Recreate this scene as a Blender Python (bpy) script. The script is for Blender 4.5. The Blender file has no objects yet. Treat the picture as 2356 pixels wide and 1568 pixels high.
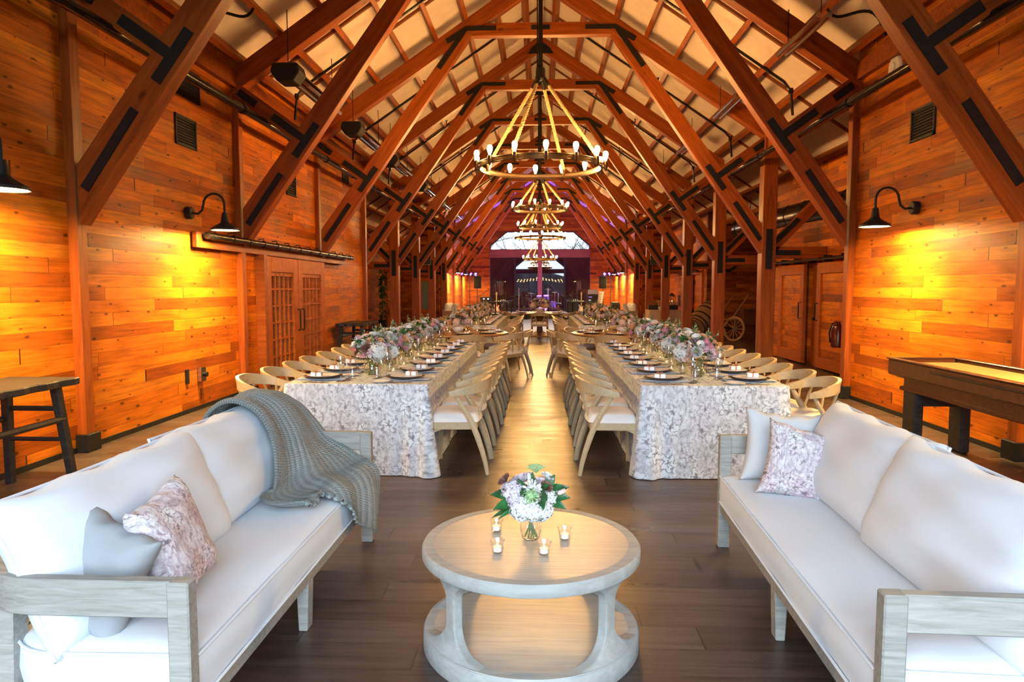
import bpy, bmesh, math, random
from math import pi, sin, cos, radians, sqrt, atan2, floor
from mathutils import Vector, Matrix, Euler, Quaternion
S = bpy.context.scene
COL = S.collection

# ------------------------------------------------------------------ camera, sky, exposure
cam_data = bpy.data.cameras.new('camera')
cam_data.sensor_width = 36.0
cam_data.lens = 1600.0 / 2356.0 * 36.0
cam_data.clip_start = 0.05
cam_data.clip_end = 500
cam = bpy.data.objects.new('camera', cam_data)
COL.objects.link(cam)
cam.location = (0, 0, 1.53)
cam.rotation_euler = (radians(90 - 4.36), 0, radians(2.284))
S.camera = cam

SKY = 16.0
world = bpy.data.worlds.new('overcast_sky')
S.world = world
world.use_nodes = True
wn = world.node_tree
bg = wn.nodes['Background']
bg.inputs['Color'].default_value = (0.70, 0.845, 1.0, 1)
bg.inputs['Strength'].default_value = SKY

def portal(name, loc, rot, sx, sy):
    l = bpy.data.lights.new(name, 'AREA')
    l.shape = 'RECTANGLE'; l.size = sx; l.size_y = sy
    l.cycles.is_portal = True
    o = bpy.data.objects.new(name, l)
    o.location = loc; o.rotation_euler = rot
    COL.objects.link(o)
    return o
portal('daylight_portal', (0, -1.75, 2.42), (radians(90), 0, 0), 6.0, 4.9)
portal('daylight_portal', (0, 41.25, 4.3), (radians(-90), 0, 0), 6.0, 1.2)

S.view_settings.view_transform = 'Standard'
S.view_settings.look = 'None'
S.view_settings.gamma = 1.0
S.view_settings.use_curve_mapping = False
S.view_settings.exposure = 0.0
S.cycles.sample_clamp_indirect = 6.0
S.cycles.caustics_reflective = False
S.cycles.caustics_refractive = False
S.cycles.max_bounces = 8
S.cycles.diffuse_bounces = 4
S.cycles.glossy_bounces = 4
S.cycles.transparent_max_bounces = 32

WARM = (1.0, 0.53, 0.15)       # filament bulbs
BULB = 470.0
LAMPC = (1.0, 0.63, 0.20)      # barn lamps
LAMP = 950.0

# ------------------------------------------------------------------ node helpers
def N(nt, t, ins=None, **at):
    n = nt.nodes.new(t)
    for k, v in at.items():
        setattr(n, k, v)
    for k, v in (ins or {}).items():
        s = n.inputs[k]
        if isinstance(v, bpy.types.NodeSocket):
            nt.links.new(v, s)
        else:
            if isinstance(v, tuple) and len(v) == 3 and s.type == 'RGBA':
                v = (*v, 1)
            s.default_value = v
    return n
def M_(nt, op, a, b=0.0, c=0.0):
    return N(nt, 'ShaderNodeMath', {0: a, 1: b, 2: c}, operation=op).outputs[0]
def mixc(nt, fac, a, b, mode='MIX'):
    n = N(nt, 'ShaderNodeMix', None, data_type='RGBA', blend_type=mode)
    for k, v in ((0, fac), (6, a), (7, b)):
        s = n.inputs[k]
        if isinstance(v, bpy.types.NodeSocket): nt.links.new(v, s)
        else: s.default_value = (*v, 1) if isinstance(v, tuple) and len(v) == 3 else v
    return n.outputs[2]
def ramp(nt, fac, stops, interp='LINEAR'):
    n = N(nt, 'ShaderNodeValToRGB', {0: fac})
    cr = n.color_ramp; cr.interpolation = interp
    while len(cr.elements) < len(stops): cr.elements.new(0.5)
    for e, (p, c) in zip(cr.elements, stops):
        e.position = p
        e.color = (*c, 1) if isinstance(c, tuple) else (c, c, c, 1)
    return n.outputs[0]
def newmat(name):
    m = bpy.data.materials.new(name); m.use_nodes = True
    nt = m.node_tree
    b = nt.nodes['Principled BSDF']
    return m, nt, b
def setp(nt, b, **k):
    for n, v in k.items():
        s = b.inputs[n.replace('_', ' ')]
        if isinstance(v, bpy.types.NodeSocket): nt.links.new(v, s)
        else: s.default_value = (*v, 1) if isinstance(v, tuple) and len(v) == 3 else v
def bump(nt, b, h, strength=0.3, dist=0.01):
    n = N(nt, 'ShaderNodeBump', {'Height': h, 'Strength': strength, 'Distance': dist})
    nt.links.new(n.outputs[0], b.inputs['Normal'])
def plain(name, col, rough=0.5, metal=0.0, noise=0.0, bumps=0.0, scale=30.0, coat=0.0, spec=None, sheen=0.0):
    m, nt, b = newmat(name)
    setp(nt, b, Roughness=rough, Metallic=metal)
    tc = N(nt, 'ShaderNodeTexCoord').outputs['Object']
    nz = N(nt, 'ShaderNodeTexNoise', {'Vector': tc, 'Scale': scale, 'Detail': 4.0}).outputs[0]
    lo = tuple(c * (1 - noise) for c in col); hi = tuple(min(1, c * (1 + noise)) for c in col)
    setp(nt, b, Base_Color=ramp(nt, nz, [(0.3, lo), (0.7, hi)]))
    if bumps: bump(nt, b, nz, bumps, 0.01)
    if coat: setp(nt, b, Coat_Weight=coat, Coat_Roughness=0.15)
    if spec is not None: setp(nt, b, Specular_IOR_Level=spec)
    if sheen: setp(nt, b, Sheen_Weight=sheen)
    return m
def emis(name, col, st):
    m, nt, b = newmat(name)
    setp(nt, b, Base_Color=(0.8, 0.8, 0.8), Emission_Color=col, Emission_Strength=st)
    return m
def planks(name, ua, va, h, L, stops, rough=(0.28, 0.5), gap=0.022, knots=True, stain=0.5, endgap=0.004, gapcol=0.12):
    """boards along axis ua stacked along axis va, in world metres"""
    m, nt, b = newmat(name)
    pos = N(nt, 'ShaderNodeNewGeometry').outputs['Position']
    sp = N(nt, 'ShaderNodeSeparateXYZ', {0: pos})
    u, v = sp.outputs[ua], sp.outputs[va]
    vr = M_(nt, 'DIVIDE', v, h)
    row = M_(nt, 'FLOOR', vr)
    fv = M_(nt, 'FRACT', vr)
    r1 = N(nt, 'ShaderNodeTexWhiteNoise', {'W': row}, noise_dimensions='1D').outputs[0]
    u1 = M_(nt, 'DIVIDE', u, L)
    u2 = M_(nt, 'ADD', u1, M_(nt, 'MULTIPLY', r1, 17.0))
    wv = M_(nt, 'SINE', M_(nt, 'MULTIPLY_ADD', u2, 2.3, M_(nt, 'MULTIPLY', r1, 40.0)))
    u3 = M_(nt, 'MULTIPLY_ADD', wv, 0.3, u2)
    colm = M_(nt, 'FLOOR', u3)
    fu = M_(nt, 'FRACT', u3)
    cv = N(nt, 'ShaderNodeCombineXYZ', {0: row, 1: colm}).outputs[0]
    wn2 = N(nt, 'ShaderNodeTexWhiteNoise', {'Vector': cv}, noise_dimensions='2D')
    rnd = wn2.outputs[0]
    base = ramp(nt, rnd, stops)
    off = M_(nt, 'MULTIPLY', rnd, 37.0)
    gv = N(nt, 'ShaderNodeCombineXYZ', {0: M_(nt, 'MULTIPLY_ADD', u, 1.6, off), 1: M_(nt, 'MULTIPLY', v, 34.0), 2: off}).outputs[0]
    grain = N(nt, 'ShaderNodeTexNoise', {'Vector': gv, 'Scale': 1.0, 'Detail': 6.0, 'Roughness': 0.65, 'Distortion': 0.6}).outputs[0]
    c1 = mixc(nt, 1.0, base, ramp(nt, grain, [(0.28, 0.50), (0.5, 0.95), (0.75, 1.25)]), 'MULTIPLY')
    sv = N(nt, 'ShaderNodeCombineXYZ', {0: M_(nt, 'MULTIPLY_ADD', u, 2.2, off), 1: M_(nt, 'MULTIPLY', v, 7.0), 2: off}).outputs[0]
    st = N(nt, 'ShaderNodeTexNoise', {'Vector': sv, 'Scale': 1.0, 'Detail': 3.0}).outputs[0]
    c2 = mixc(nt, stain, c1, mixc(nt, 1.0, c1, ramp(nt, st, [(0.32, 0.38), (0.55, 1.0), (0.75, 1.2)]), 'MULTIPLY'))
    if knots:
        kv = N(nt, 'ShaderNodeCombineXYZ', {0: M_(nt, 'MULTIPLY_ADD', u, 3.4, off), 1: M_(nt, 'MULTIPLY', v, 8.0), 2: 0.0}).outputs[0]
        kvo = N(nt, 'ShaderNodeTexVoronoi', {'Vector': kv, 'Scale': 1.0}, voronoi_dimensions='2D')
        ksz = N(nt, 'ShaderNodeSeparateColor', {0: kvo.outputs['Color']}).outputs[0]
        kn = M_(nt, 'ADD', kvo.outputs['Distance'], M_(nt, 'MULTIPLY_ADD', ksz, 0.22, -0.09))
        kn = M_(nt, 'MULTIPLY_ADD', st, 0.10, M_(nt, 'SUBTRACT', kn, 0.05))
        c2 = mixc(nt, 1.0, c2, ramp(nt, kn, [(0.0, 0.30), (0.03, 0.62), (0.065, 1.0)]), 'MULTIPLY')
    g1 = M_(nt, 'LESS_THAN', fv, gap)
    g2 = M_(nt, 'LESS_THAN', fu, endgap)
    g = M_(nt, 'MAXIMUM', g1, g2)
    c3 = mixc(nt, g, c2, mixc(nt, 1.0, c2, (gapcol, gapcol, gapcol), 'MULTIPLY'))
    setp(nt, b, Base_Color=c3)
    rr = N(nt, 'ShaderNodeMapRange', {0: st, 1: 0.3, 2: 0.7, 3: rough[0], 4: rough[1]}).outputs[0]
    setp(nt, b, Roughness=rr, Specular_IOR_Level=0.5 if name.endswith('floor') else 0.16)
    tilt = M_(nt, 'MULTIPLY', rnd, 0.25)
    hh = M_(nt, 'ADD', M_(nt, 'MULTIPLY', grain, 0.25), M_(nt, 'ADD', M_(nt, 'MULTIPLY', g, -1.0), tilt))
    bump(nt, b, hh, 0.35, 0.006)
    return m
def timber(name, stops, rough=0.5, gx=1.3, gy=16.0, var=0.35, b_=0.2, knots=None):
    """grain runs along the object's own x axis"""
    m, nt, b = newmat(name)
    tc = N(nt, 'ShaderNodeTexCoord').outputs['Object']
    oi = N(nt, 'ShaderNodeObjectInfo').outputs['Random']
    mp = N(nt, 'ShaderNodeMapping', {'Vector': tc, 'Scale': (gx, gy, gy)}).outputs[0]
    off = N(nt, 'ShaderNodeCombineXYZ', {0: M_(nt, 'MULTIPLY', oi, 91.0), 1: M_(nt, 'MULTIPLY', oi, 53.0), 2: 0.0}).outputs[0]
    vv = N(nt, 'ShaderNodeVectorMath', {0: mp, 1: off}, operation='ADD').outputs[0]
    g = N(nt, 'ShaderNodeTexNoise', {'Vector': vv, 'Scale': 1.0, 'Detail': 7.0, 'Roughness': 0.6, 'Distortion': 0.8}).outputs[0]
    c = ramp(nt, g, stops)
    c = mixc(nt, var, c, mixc(nt, 1.0, c, ramp(nt, oi, [(0.0, 0.55), (1.0, 1.3)]), 'MULTIPLY'))
    if knots is None: knots = gx < 1.9
    if knots:
      kn = N(nt, 'ShaderNodeTexVoronoi', {'Vector': N(nt, 'ShaderNodeMapping', {'Vector': vv, 'Scale': (1.0, 0.16, 0.16)}).outputs[0], 'Scale': 1.0}).outputs['Distance']
      c = mixc(nt, 1.0, c, ramp(nt, kn, [(0.03, 0.35), (0.1, 1.0)]), 'MULTIPLY')
    setp(nt, b, Base_Color=c, Roughness=rough, Specular_IOR_Level=0.5 if 'oak' in name or 'table' in name or 'maple' in name else 0.25)
    bump(nt, b, g, b_, 0.004)
    return m
def thin_glass(name, tint=(0.97, 0.98, 0.97), base=0.06, edge=0.9, dark=0.35):
    m = bpy.data.materials.new(name); m.use_nodes = True
    nt = m.node_tree; nt.nodes.clear()
    out = N(nt, 'ShaderNodeOutputMaterial')
    lw = N(nt, 'ShaderNodeLayerWeight', {'Blend': 0.5}).outputs['Facing']
    rim = M_(nt, 'POWER', lw, 4.0)
    col = mixc(nt, rim, tint, tuple(c * (1 - dark) for c in tint))
    tr = N(nt, 'ShaderNodeBsdfTransparent', {'Color': col}).outputs[0]
    gl = N(nt, 'ShaderNodeBsdfGlossy', {'Color': (1.0, 1.0, 1.0), 'Roughness': 0.04}).outputs[0]
    f = M_(nt, 'MULTIPLY_ADD', M_(nt, 'POWER', lw, 2.6), edge, base)
    mx = N(nt, 'ShaderNodeMixShader', {0: M_(nt, 'MINIMUM', f, 0.95), 1: tr, 2: gl}).outputs[0]
    nt.links.new(mx, out.inputs[0])
    return m
def floral(name, dark, mid, light, accent, cell=0.15):
    m, nt, b = newmat(name)
    uv = N(nt, 'ShaderNodeUVMap').outputs[0]
    p = N(nt, 'ShaderNodeVectorMath', {0: uv, 'Scale': 1.0 / cell}, operation='SCALE').outputs[0]
    w1 = N(nt, 'ShaderNodeTexNoise', {'Vector': p, 'Scale': 3.2, 'Detail': 4.0, 'Roughness': 0.7}).outputs['Color']
    w1 = N(nt, 'ShaderNodeVectorMath', {0: w1, 1: (0.5, 0.5, 0.5)}, operation='SUBTRACT').outputs[0]
    pw = N(nt, 'ShaderNodeVectorMath', {0: p, 1: N(nt, 'ShaderNodeVectorMath', {0: w1, 'Scale': 0.40}, operation='SCALE').outputs[0]}, operation='ADD').outputs[0]
    vo = N(nt, 'ShaderNodeTexVoronoi', {'Vector': pw, 'Scale': 1.0, 'Randomness': 0.8}, voronoi_dimensions='2D')
    d = vo.outputs['Distance']
    lv = N(nt, 'ShaderNodeSeparateXYZ', {0: N(nt, 'ShaderNodeVectorMath', {0: pw, 1: vo.outputs['Position']}, operation='SUBTRACT').outputs[0]})
    th = M_(nt, 'ARCTAN2', lv.outputs[1], lv.outputs[0])
    rc = N(nt, 'ShaderNodeSeparateColor', {0: vo.outputs['Color']})
    lob = M_(nt, 'SINE', M_(nt, 'MULTIPLY_ADD', th, 5.0, M_(nt, 'MULTIPLY_ADD', rc.outputs[0], 20.0, M_(nt, 'MULTIPLY', d, 9.0))))
    rr = M_(nt, 'MULTIPLY', d, M_(nt, 'MULTIPLY_ADD', lob, 0.11, 1.0))
    ring = M_(nt, 'SINE', M_(nt, 'MULTIPLY_ADD', rr, 24.0, M_(nt, 'MULTIPLY', lob, 1.5)))
    # washes of paint behind, flowers with dark rings in front
    wash = N(nt, 'ShaderNodeTexNoise', {'Vector': N(nt, 'ShaderNodeMapping', {'Vector': p, 'Scale': (2.0, 0.8, 1.0)}).outputs[0], 'Scale': 1.2, 'Detail': 5.0, 'Roughness': 0.65}).outputs[0]
    c = ramp(nt, wash, [(0.34, light), (0.50, mid), (0.58, light), (0.72, mid)])
    c = mixc(nt, ramp(nt, rc.outputs[1], [(0.0, 0.35), (1.0, 0.0)]), c, accent)
    flower = M_(nt, 'MULTIPLY', ramp(nt, rr, [(0.34, 1.0), (0.50, 0.0)]), ramp(nt, wash, [(0.30, 0.35), (0.55, 1.0)]))
    petal = ramp(nt, ring, [(0.0, light), (0.6, mid), (1.0, tuple(0.55 * a + 0.45 * b_ for a, b_ in zip(dark, mid)))])
    petal = mixc(nt, ramp(nt, rc.outputs[2], [(0.45, 0.0), (0.9, 0.55)]), petal, accent)
    c = mixc(nt, flower, c, petal)
    c = mixc(nt, ramp(nt, rr, [(0.05, 0.85), (0.10, 0.0)]), c, dark)
    st = N(nt, 'ShaderNodeTexNoise', {'Vector': N(nt, 'ShaderNodeMapping', {'Vector': pw, 'Scale': (1.0, 0.6, 1.0)}).outputs[0], 'Scale': 8.0, 'Detail': 2.0, 'Roughness': 0.5}).outputs[0]
    c = mixc(nt, ramp(nt, st, [(0.56, 0.0), (0.68, 0.7)]), c, dark)
    c = mixc(nt, ramp(nt, st, [(0.30, 0.85), (0.44, 0.0)]), c, light)
    fine = N(nt, 'ShaderNodeTexNoise', {'Vector': N(nt, 'ShaderNodeMapping', {'Vector': p, 'Scale': (1.0, 5.0, 1.0)}).outputs[0], 'Scale': 9.0, 'Detail': 3.0}).outputs[0]
    c = mixc(nt, ramp(nt, fine, [(0.5, 0.0), (0.7, 0.4)]), c, light)
    setp(nt, b, Base_Color=c, Roughness=0.88)
    bump(nt, b, fine, 0.1, 0.002)
    return m

RUST = [(0.0, (0.24, 0.048, 0.004)), (0.12, (0.42, 0.092, 0.005)), (0.4, (0.56, 0.132, 0.006)), (0.7, (0.66, 0.172, 0.008)), (0.93, (0.72, 0.215, 0.011)), (1.0, (0.36, 0.10, 0.010))]
MAT = {}
MAT['wall_y'] = planks('reclaimed boards along the hall', 1, 2, 0.128, 1.9, RUST, rough=(0.42, 0.6), gap=0.016)
MAT['wall_x'] = planks('reclaimed boards across the hall', 0, 2, 0.128, 1.9, RUST, rough=(0.42, 0.6), gap=0.016)
MAT['gable'] = planks('shaded reclaimed gable boards', 0, 2, 0.128, 1.9, [(p, tuple(0.5 * v for v in c)) for p, c in RUST], rough=(0.42, 0.6), gap=0.016)  # darker copy of the wall boards; dimness of gable, aisle ends, alcove painted in
MAT['shaded_boards'] = planks('shaded reclaimed boards along the aisle', 1, 2, 0.128, 1.9, [(p, tuple(0.5 * v for v in c)) for p, c in RUST], rough=(0.42, 0.6), gap=0.016)  # shade of left aisle and alcove put into the colour of the same boards
MAT['floor'] = planks('dark wood-look tile floor', 0, 1, 0.205, 1.25,
    [(0.0, (0.060, 0.041, 0.033)), (0.5, (0.078, 0.054, 0.044)), (1.0, (0.100, 0.070, 0.057))], rough=(0.27, 0.44), gap=0.016, knots=False, stain=0.25, endgap=0.006, gapcol=0.3)
FIR = [(0.25, (0.17, 0.030, 0.005)), (0.5, (0.29, 0.064, 0.008)), (0.75, (0.41, 0.100, 0.014))]
MAT['fir'] = timber('oiled fir timber', FIR, 0.42)
MAT['door_wood'] = timber('red fir door wood', [(0.25, (0.30, 0.062, 0.005)), (0.5, (0.42, 0.095, 0.007)), (0.75, (0.52, 0.125, 0.010))], 0.5)
MAT['batten'] = timber('dark red batten', [(0.3, (0.16, 0.05, 0.022)), (0.7, (0.27, 0.09, 0.035))], 0.5)
MAT['oak'] = timber('pale oak', [(0.25, (0.36, 0.265, 0.15)), (0.5, (0.42, 0.315, 0.18)), (0.75, (0.47, 0.36, 0.21))], 0.38, 6.0, 40.0, 0.15, 0.05)
MAT['teak'] = timber('weathered grey teak', [(0.25, (0.20, 0.19, 0.17)), (0.5, (0.30, 0.29, 0.26)), (0.75, (0.38, 0.37, 0.34))], 0.7, 5.0, 55.0, 0.2, 0.3)
MAT['limed'] = timber('limed oak veneer', [(0.25, (0.28, 0.25, 0.215)), (0.5, (0.37, 0.335, 0.29)), (0.75, (0.44, 0.40, 0.35))], 0.33, 3.0, 70.0, 0.1, 0.1)
MAT['limed_edge'] = timber('limed grey oak', [(0.2, (0.24, 0.24, 0.225)), (0.5, (0.31, 0.31, 0.29)), (0.8, (0.38, 0.38, 0.355))], 0.6, 5.0, 26.0, 0.1, 0.15)
MAT['walnut'] = timber('brown table wood', [(0.25, (0.20, 0.10, 0.045)), (0.5, (0.31, 0.165, 0.075)), (0.75, (0.40, 0.22, 0.10))], 0.32, 2.0, 40.0, 0.2, 0.1)
MAT['darkwood'] = timber('black stained rustic wood', [(0.25, (0.012, 0.011, 0.010)), (0.6, (0.035, 0.030, 0.024)), (0.8, (0.075, 0.055, 0.035))], 0.5, 3.0, 30.0, 0.2, 0.5)
MAT['mahogany'] = timber('mahogany', [(0.25, (0.06, 0.017, 0.007)), (0.5, (0.10, 0.030, 0.012)), (0.75, (0.15, 0.048, 0.018))], 0.3, 2.0, 30.0, 0.1, 0.1)
MAT['maple'] = timber('pale maple playfield', [(0.25, (0.55, 0.36, 0.14)), (0.75, (0.68, 0.47, 0.21))], 0.2, 2.0, 50.0, 0.0, 0.05)
MAT['ceil'] = plain('cream ceiling board', (0.82, 0.69, 0.63), 0.9, noise=0.04, bumps=0.1, scale=6)
MAT['black'] = plain('black steel', (0.010, 0.0097, 0.0097), 0.55, 0.0, spec=0.25, noise=0.3, scale=20)
MAT['pipe'] = plain('glossy black pipe', (0.02, 0.017, 0.015), 0.22, 0.5, noise=0.2)
MAT['chrome'] = plain('polished steel', (0.7, 0.68, 0.65), 0.15, 1.0)
MAT['bronze'] = plain('aged bronze iron', (0.075, 0.045, 0.024), 0.34, 0.8, noise=0.3, scale=40)
MAT['copper'] = plain('copper cutlery', (0.35, 0.16, 0.09), 0.22, 0.9)
MAT['rope'] = plain('manila rope', (0.60, 0.40, 0.19), 0.9, noise=0.25, scale=120, bumps=0.4)
MAT['white_fabric'] = plain('white canvas', (0.62, 0.675, 0.735), 0.92, noise=0.015, bumps=0.08, scale=400, sheen=0.15)
MAT['seat_fabric'] = plain('cream seat fabric', (0.74, 0.70, 0.67), 0.9, noise=0.03, bumps=0.1, scale=300)
MAT['ivory_fabric'] = plain('off white cotton', (0.55, 0.56, 0.57), 0.92, noise=0.02, bumps=0.08, scale=300)
MAT['grey_fabric'] = plain('pale grey cotton', (0.27, 0.285, 0.30), 0.92, noise=0.02, bumps=0.08, scale=300)
MAT['napkin'] = plain('blue grey napkin', (0.50, 0.52, 0.56), 0.9, noise=0.05)
MAT['cloth'] = floral('floral tablecloth', (0.12, 0.115, 0.15), (0.36, 0.405, 0.46), (0.67, 0.735, 0.80), (0.46, 0.44, 0.52), 0.19)
MAT['floral_pillow'] = floral('floral ribbed cotton', (0.12, 0.10, 0.12), (0.40, 0.38, 0.39), (0.70, 0.69, 0.69), (0.42, 0.20, 0.29), 0.26)
MAT['ceramic'] = plain('white ceramic', (0.82, 0.78, 0.75), 0.2, noise=0.01)
MAT['charger'] = plain('dark brown woven charger', (0.045, 0.022, 0.016), 0.45, noise=0.5, scale=150, bumps=0.4)
MAT['box'] = plain('white card box', (0.82, 0.82, 0.82), 0.6)
MAT['ribbon'] = plain('rose gold ribbon', (0.45, 0.22, 0.15), 0.35, 0.4)
MAT['glass'] = thin_glass('clear thin glass', (0.955, 0.965, 0.955), 0.10, 0.9)
MAT['green_glass'] = thin_glass('greenish vase glass', (0.72, 0.78, 0.66), 0.08, 0.8)
MAT['pane'] = thin_glass('window glass', (0.96, 0.98, 0.98), 0.05, 0.5, 0.0)
MAT['bulb'] = emis('glowing filament bulb', WARM, BULB)
MAT['lampface'] = emis('glowing lamp face', LAMPC, LAMP)
MAT['flame'] = emis('candle flame', (1.0, 0.55, 0.14), 40.0)
MAT['wax'] = plain('white wax', (0.85, 0.78, 0.68), 0.5)
MAT['stem'] = plain('green stems', (0.10, 0.17, 0.05), 0.5, noise=0.3)
MAT['leaf'] = plain('deep green leaf', (0.022, 0.10, 0.028), 0.35, noise=0.5, scale=25)
MAT['sage'] = plain('sage green leaf', (0.15, 0.22, 0.115), 0.6, noise=0.4, scale=25)
FLOWER = {'white': (0.68, 0.68, 0.65), 'blush': (0.74, 0.56, 0.50), 'pink': (0.62, 0.27, 0.38), 'coral': (0.75, 0.22, 0.17), 'peach': (0.75, 0.43, 0.22), 'mauve': (0.55, 0.40, 0.48), 'brown': (0.20, 0.09, 0.065), 'green': (0.33, 0.50, 0.24), 'lilac': (0.56, 0.49, 0.54)}
for k, c in FLOWER.items():
    MAT['f_' + k] = plain(k + ' petals', c, 0.7, noise=0.12, scale=60)
MAT['dark_centre'] = plain('dark flower centre', (0.02, 0.015, 0.04), 0.6)

# ------------------------------------------------------------------ mesh helpers
class MB:
    def __init__(s):
        s.v = []; s.f = []; s.uv = {}
    def add(s, vs, fs, uvs=None):
        o = len(s.v)
        s.v += [tuple(p) for p in vs]
        for i, f in enumerate(fs):
            if uvs: s.uv[len(s.f)] = [uvs[k] for k in f]
            s.f.append([k + o for k in f])
        return s
    def box(s, c, d, rot=None):
        x, y, z = d[0] / 2, d[1] / 2, d[2] / 2
        vs = [Vector(p) for p in ((-x, -y, -z), (x, -y, -z), (x, y, -z), (-x, y, -z), (-x, -y, z), (x, -y, z), (x, y, z), (-x, y, z))]
        if rot is not None:
            R = rot if isinstance(rot, (Matrix, Quaternion)) else Euler(rot)
            R = R.to_matrix() if not isinstance(R, Matrix) else R
            vs = [R @ p for p in vs]
        c = Vector(c)
        return s.add([p + c for p in vs], [(0, 3, 2, 1), (4, 5, 6, 7), (0, 1, 5, 4), (1, 2, 6, 5), (2, 3, 7, 6), (3, 0, 4, 7)])
    def b2(s, lo, hi):
        return s.box([(a + b) / 2 for a, b in zip(lo, hi)], [abs(b - a) for a, b in zip(lo, hi)])
    def prism(s, poly, t0, t1, axis='y'):
        """poly in the two other axes (x,z for y; x,y for z; y,z for x)"""
        def P(a, b, t):
            return (a, t, b) if axis == 'y' else (a, b, t) if axis == 'z' else (t, a, b)
        n = len(poly)
        vs = [P(a, b, t0) for a, b in poly] + [P(a, b, t1) for a, b in poly]
        fs = [tuple(range(n)), tuple(range(2 * n - 1, n - 1, -1))] + [(i, (i + 1) % n, n + (i + 1) % n, n + i) for i in range(n)]
        return s.add(vs, fs)
    def tube(s, pts, r, n=8, cap=True, flat=1.0, up=None):
        pts = [Vector(p) for p in pts]
        rs = r if isinstance(r, (list, tuple)) else [r] * len(pts)
        vs = []; prev = None
        for i, p in enumerate(pts):
            t = (pts[min(i + 1, len(pts) - 1)] - pts[max(i - 1, 0)])
            t = t.normalized() if t.length > 1e-9 else Vector((0, 0, 1))
            if prev is None:
                a = Vector(up) if up is not None else (Vector((0, 0, 1)) if abs(t.z) < 0.9 else Vector((1, 0, 0)))
            else:
                a = prev
            a = (a - t * a.dot(t)).normalized(); prev = a
            b = t.cross(a)
            for k in range(n):
                q = 2 * pi * (k + 0.5) / n
                vs.append(p + (a * cos(q) + b * (sin(q) * flat)) * rs[i])
        m = len(pts)
        fs = [(i * n + k, i * n + (k + 1) % n, (i + 1) * n + (k + 1) % n, (i + 1) * n + k) for i in range(m - 1) for k in range(n)]
        if cap: fs += [tuple(range(n - 1, -1, -1)), tuple((m - 1) * n + k for k in range(n))]
        return s.add(vs, fs)
    def lathe(s, prof, n=24, c=(0, 0, 0), axis='z', caps=True):
        vs = []
        for r, z in prof:
            for k in range(n):
                a = 2 * pi * k / n
                p = (r * cos(a), r * sin(a), z)
                if axis == 'y': p = (p[0], p[2], p[1])
                if axis == 'x': p = (p[2], p[0], p[1])
                vs.append((p[0] + c[0], p[1] + c[1], p[2] + c[2]))
        m = len(prof)
        fs = [(i * n + k, i * n + (k + 1) % n, (i + 1) * n + (k + 1) % n, (i + 1) * n + k) for i in range(m - 1) for k in range(n)]
        if caps:
            if prof[0][0] > 1e-6: fs.append(tuple(range(n - 1, -1, -1)))
            if prof[-1][0] > 1e-6: fs.append(tuple((m - 1) * n + k for k in range(n)))
        return s.add(vs, fs)
    def ell(s, c, r, nu=12, nv=8):
        pr = [(max(1e-4, sin(pi * i / nv)), -cos(pi * i / nv)) for i in range(nv + 1)]
        o = MB().lathe(pr, nu, caps=False)
        return s.add([(c[0] + x * r[0], c[1] + y * r[1], c[2] + z * r[2]) for x, y, z in o.v], o.f)
    def grid(s, fn, nu, nv, closeu=False):
        vs = []; uvs = []
        for j in range(nv + 1):
            for i in range(nu + 1):
                vs.append(fn(i / nu, j / nv)); uvs.append((i / nu, j / nv))
        w = nu + 1
        fs = [(j * w + i, j * w + i + 1, (j + 1) * w + i + 1, (j + 1) * w + i) for j in range(nv) for i in range(nu)]
        return s.add(vs, fs, uvs)
    def merge(s, o, mat=None):
        vs = [mat @ Vector(p) for p in o.v] if mat is not None else o.v
        return s.add(vs, o.f)
    def mesh(s, name, mat, smooth=True, bev=0.0, seg=1, weld=False, ang=35, open_=False):
        me = bpy.data.meshes.new(name)
        bm = bmesh.new()
        vs = [bm.verts.new(p) for p in s.v]
        uvl = bm.loops.layers.uv.new('UVMap') if s.uv else None
        for i, f in enumerate(s.f):
            try: fc = bm.faces.new([vs[k] for k in f])
            except ValueError: continue
            if uvl and i in s.uv:
                for l, q in zip(fc.loops, s.uv[i]): l[uvl].uv = q
        if weld: bmesh.ops.remove_doubles(bm, verts=bm.verts[:], dist=1e-4)
        if not open_: bmesh.ops.recalc_face_normals(bm, faces=bm.faces[:])
        if bev:
            es = [e for e in bm.edges if len(e.link_faces) == 2 and e.calc_face_angle(0) > 0.6]
            bmesh.ops.bevel(bm, geom=es, offset=bev, segments=seg, profile=0.5, affect='EDGES')
        bm.to_mesh(me); bm.free()
        if smooth:
            for p in me.polygons: p.use_smooth = True
            me.set_sharp_from_angle(angle=radians(ang))
        me.materials.append(MAT[mat] if isinstance(mat, str) else mat)
        return me
    def build(s, name, mat, parent=None, loc=(0, 0, 0), rot=(0, 0, 0), **k):
        return link(name, s.mesh(name, mat, **k), parent, loc, rot)

def link(name, me, parent=None, loc=(0, 0, 0), rot=(0, 0, 0)):
    o = bpy.data.objects.new(name, me)
    COL.objects.link(o)
    o.location = loc; o.rotation_euler = rot
    if parent is not None: o.parent = parent
    return o
def tag(o, label, cat, group=None):
    o['label'] = label; o['category'] = cat
    if group: o['group'] = group
    return o
def thing(name, label, cat, loc=(0, 0, 0), rz=0.0, group=None):
    o = bpy.data.objects.new(name, None)
    o.empty_display_size = 0.1
    COL.objects.link(o)
    o.location = loc; o.rotation_euler = (0, 0, rz)
    return tag(o, label, cat, group)
def dup(root, label=None, loc=None, rz=None, group=None):
    def rec(o, par):
        c = o.copy(); COL.objects.link(c)
        if par is not None: c.parent = par
        for ch in list(o.children): rec(ch, c)
        return c
    c = rec(root, None)
    if label: c['label'] = label
    if group: c['group'] = group
    if loc is not None: c.location = loc
    if rz is not None: c.rotation_euler = (0, 0, rz)
    return c
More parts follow.
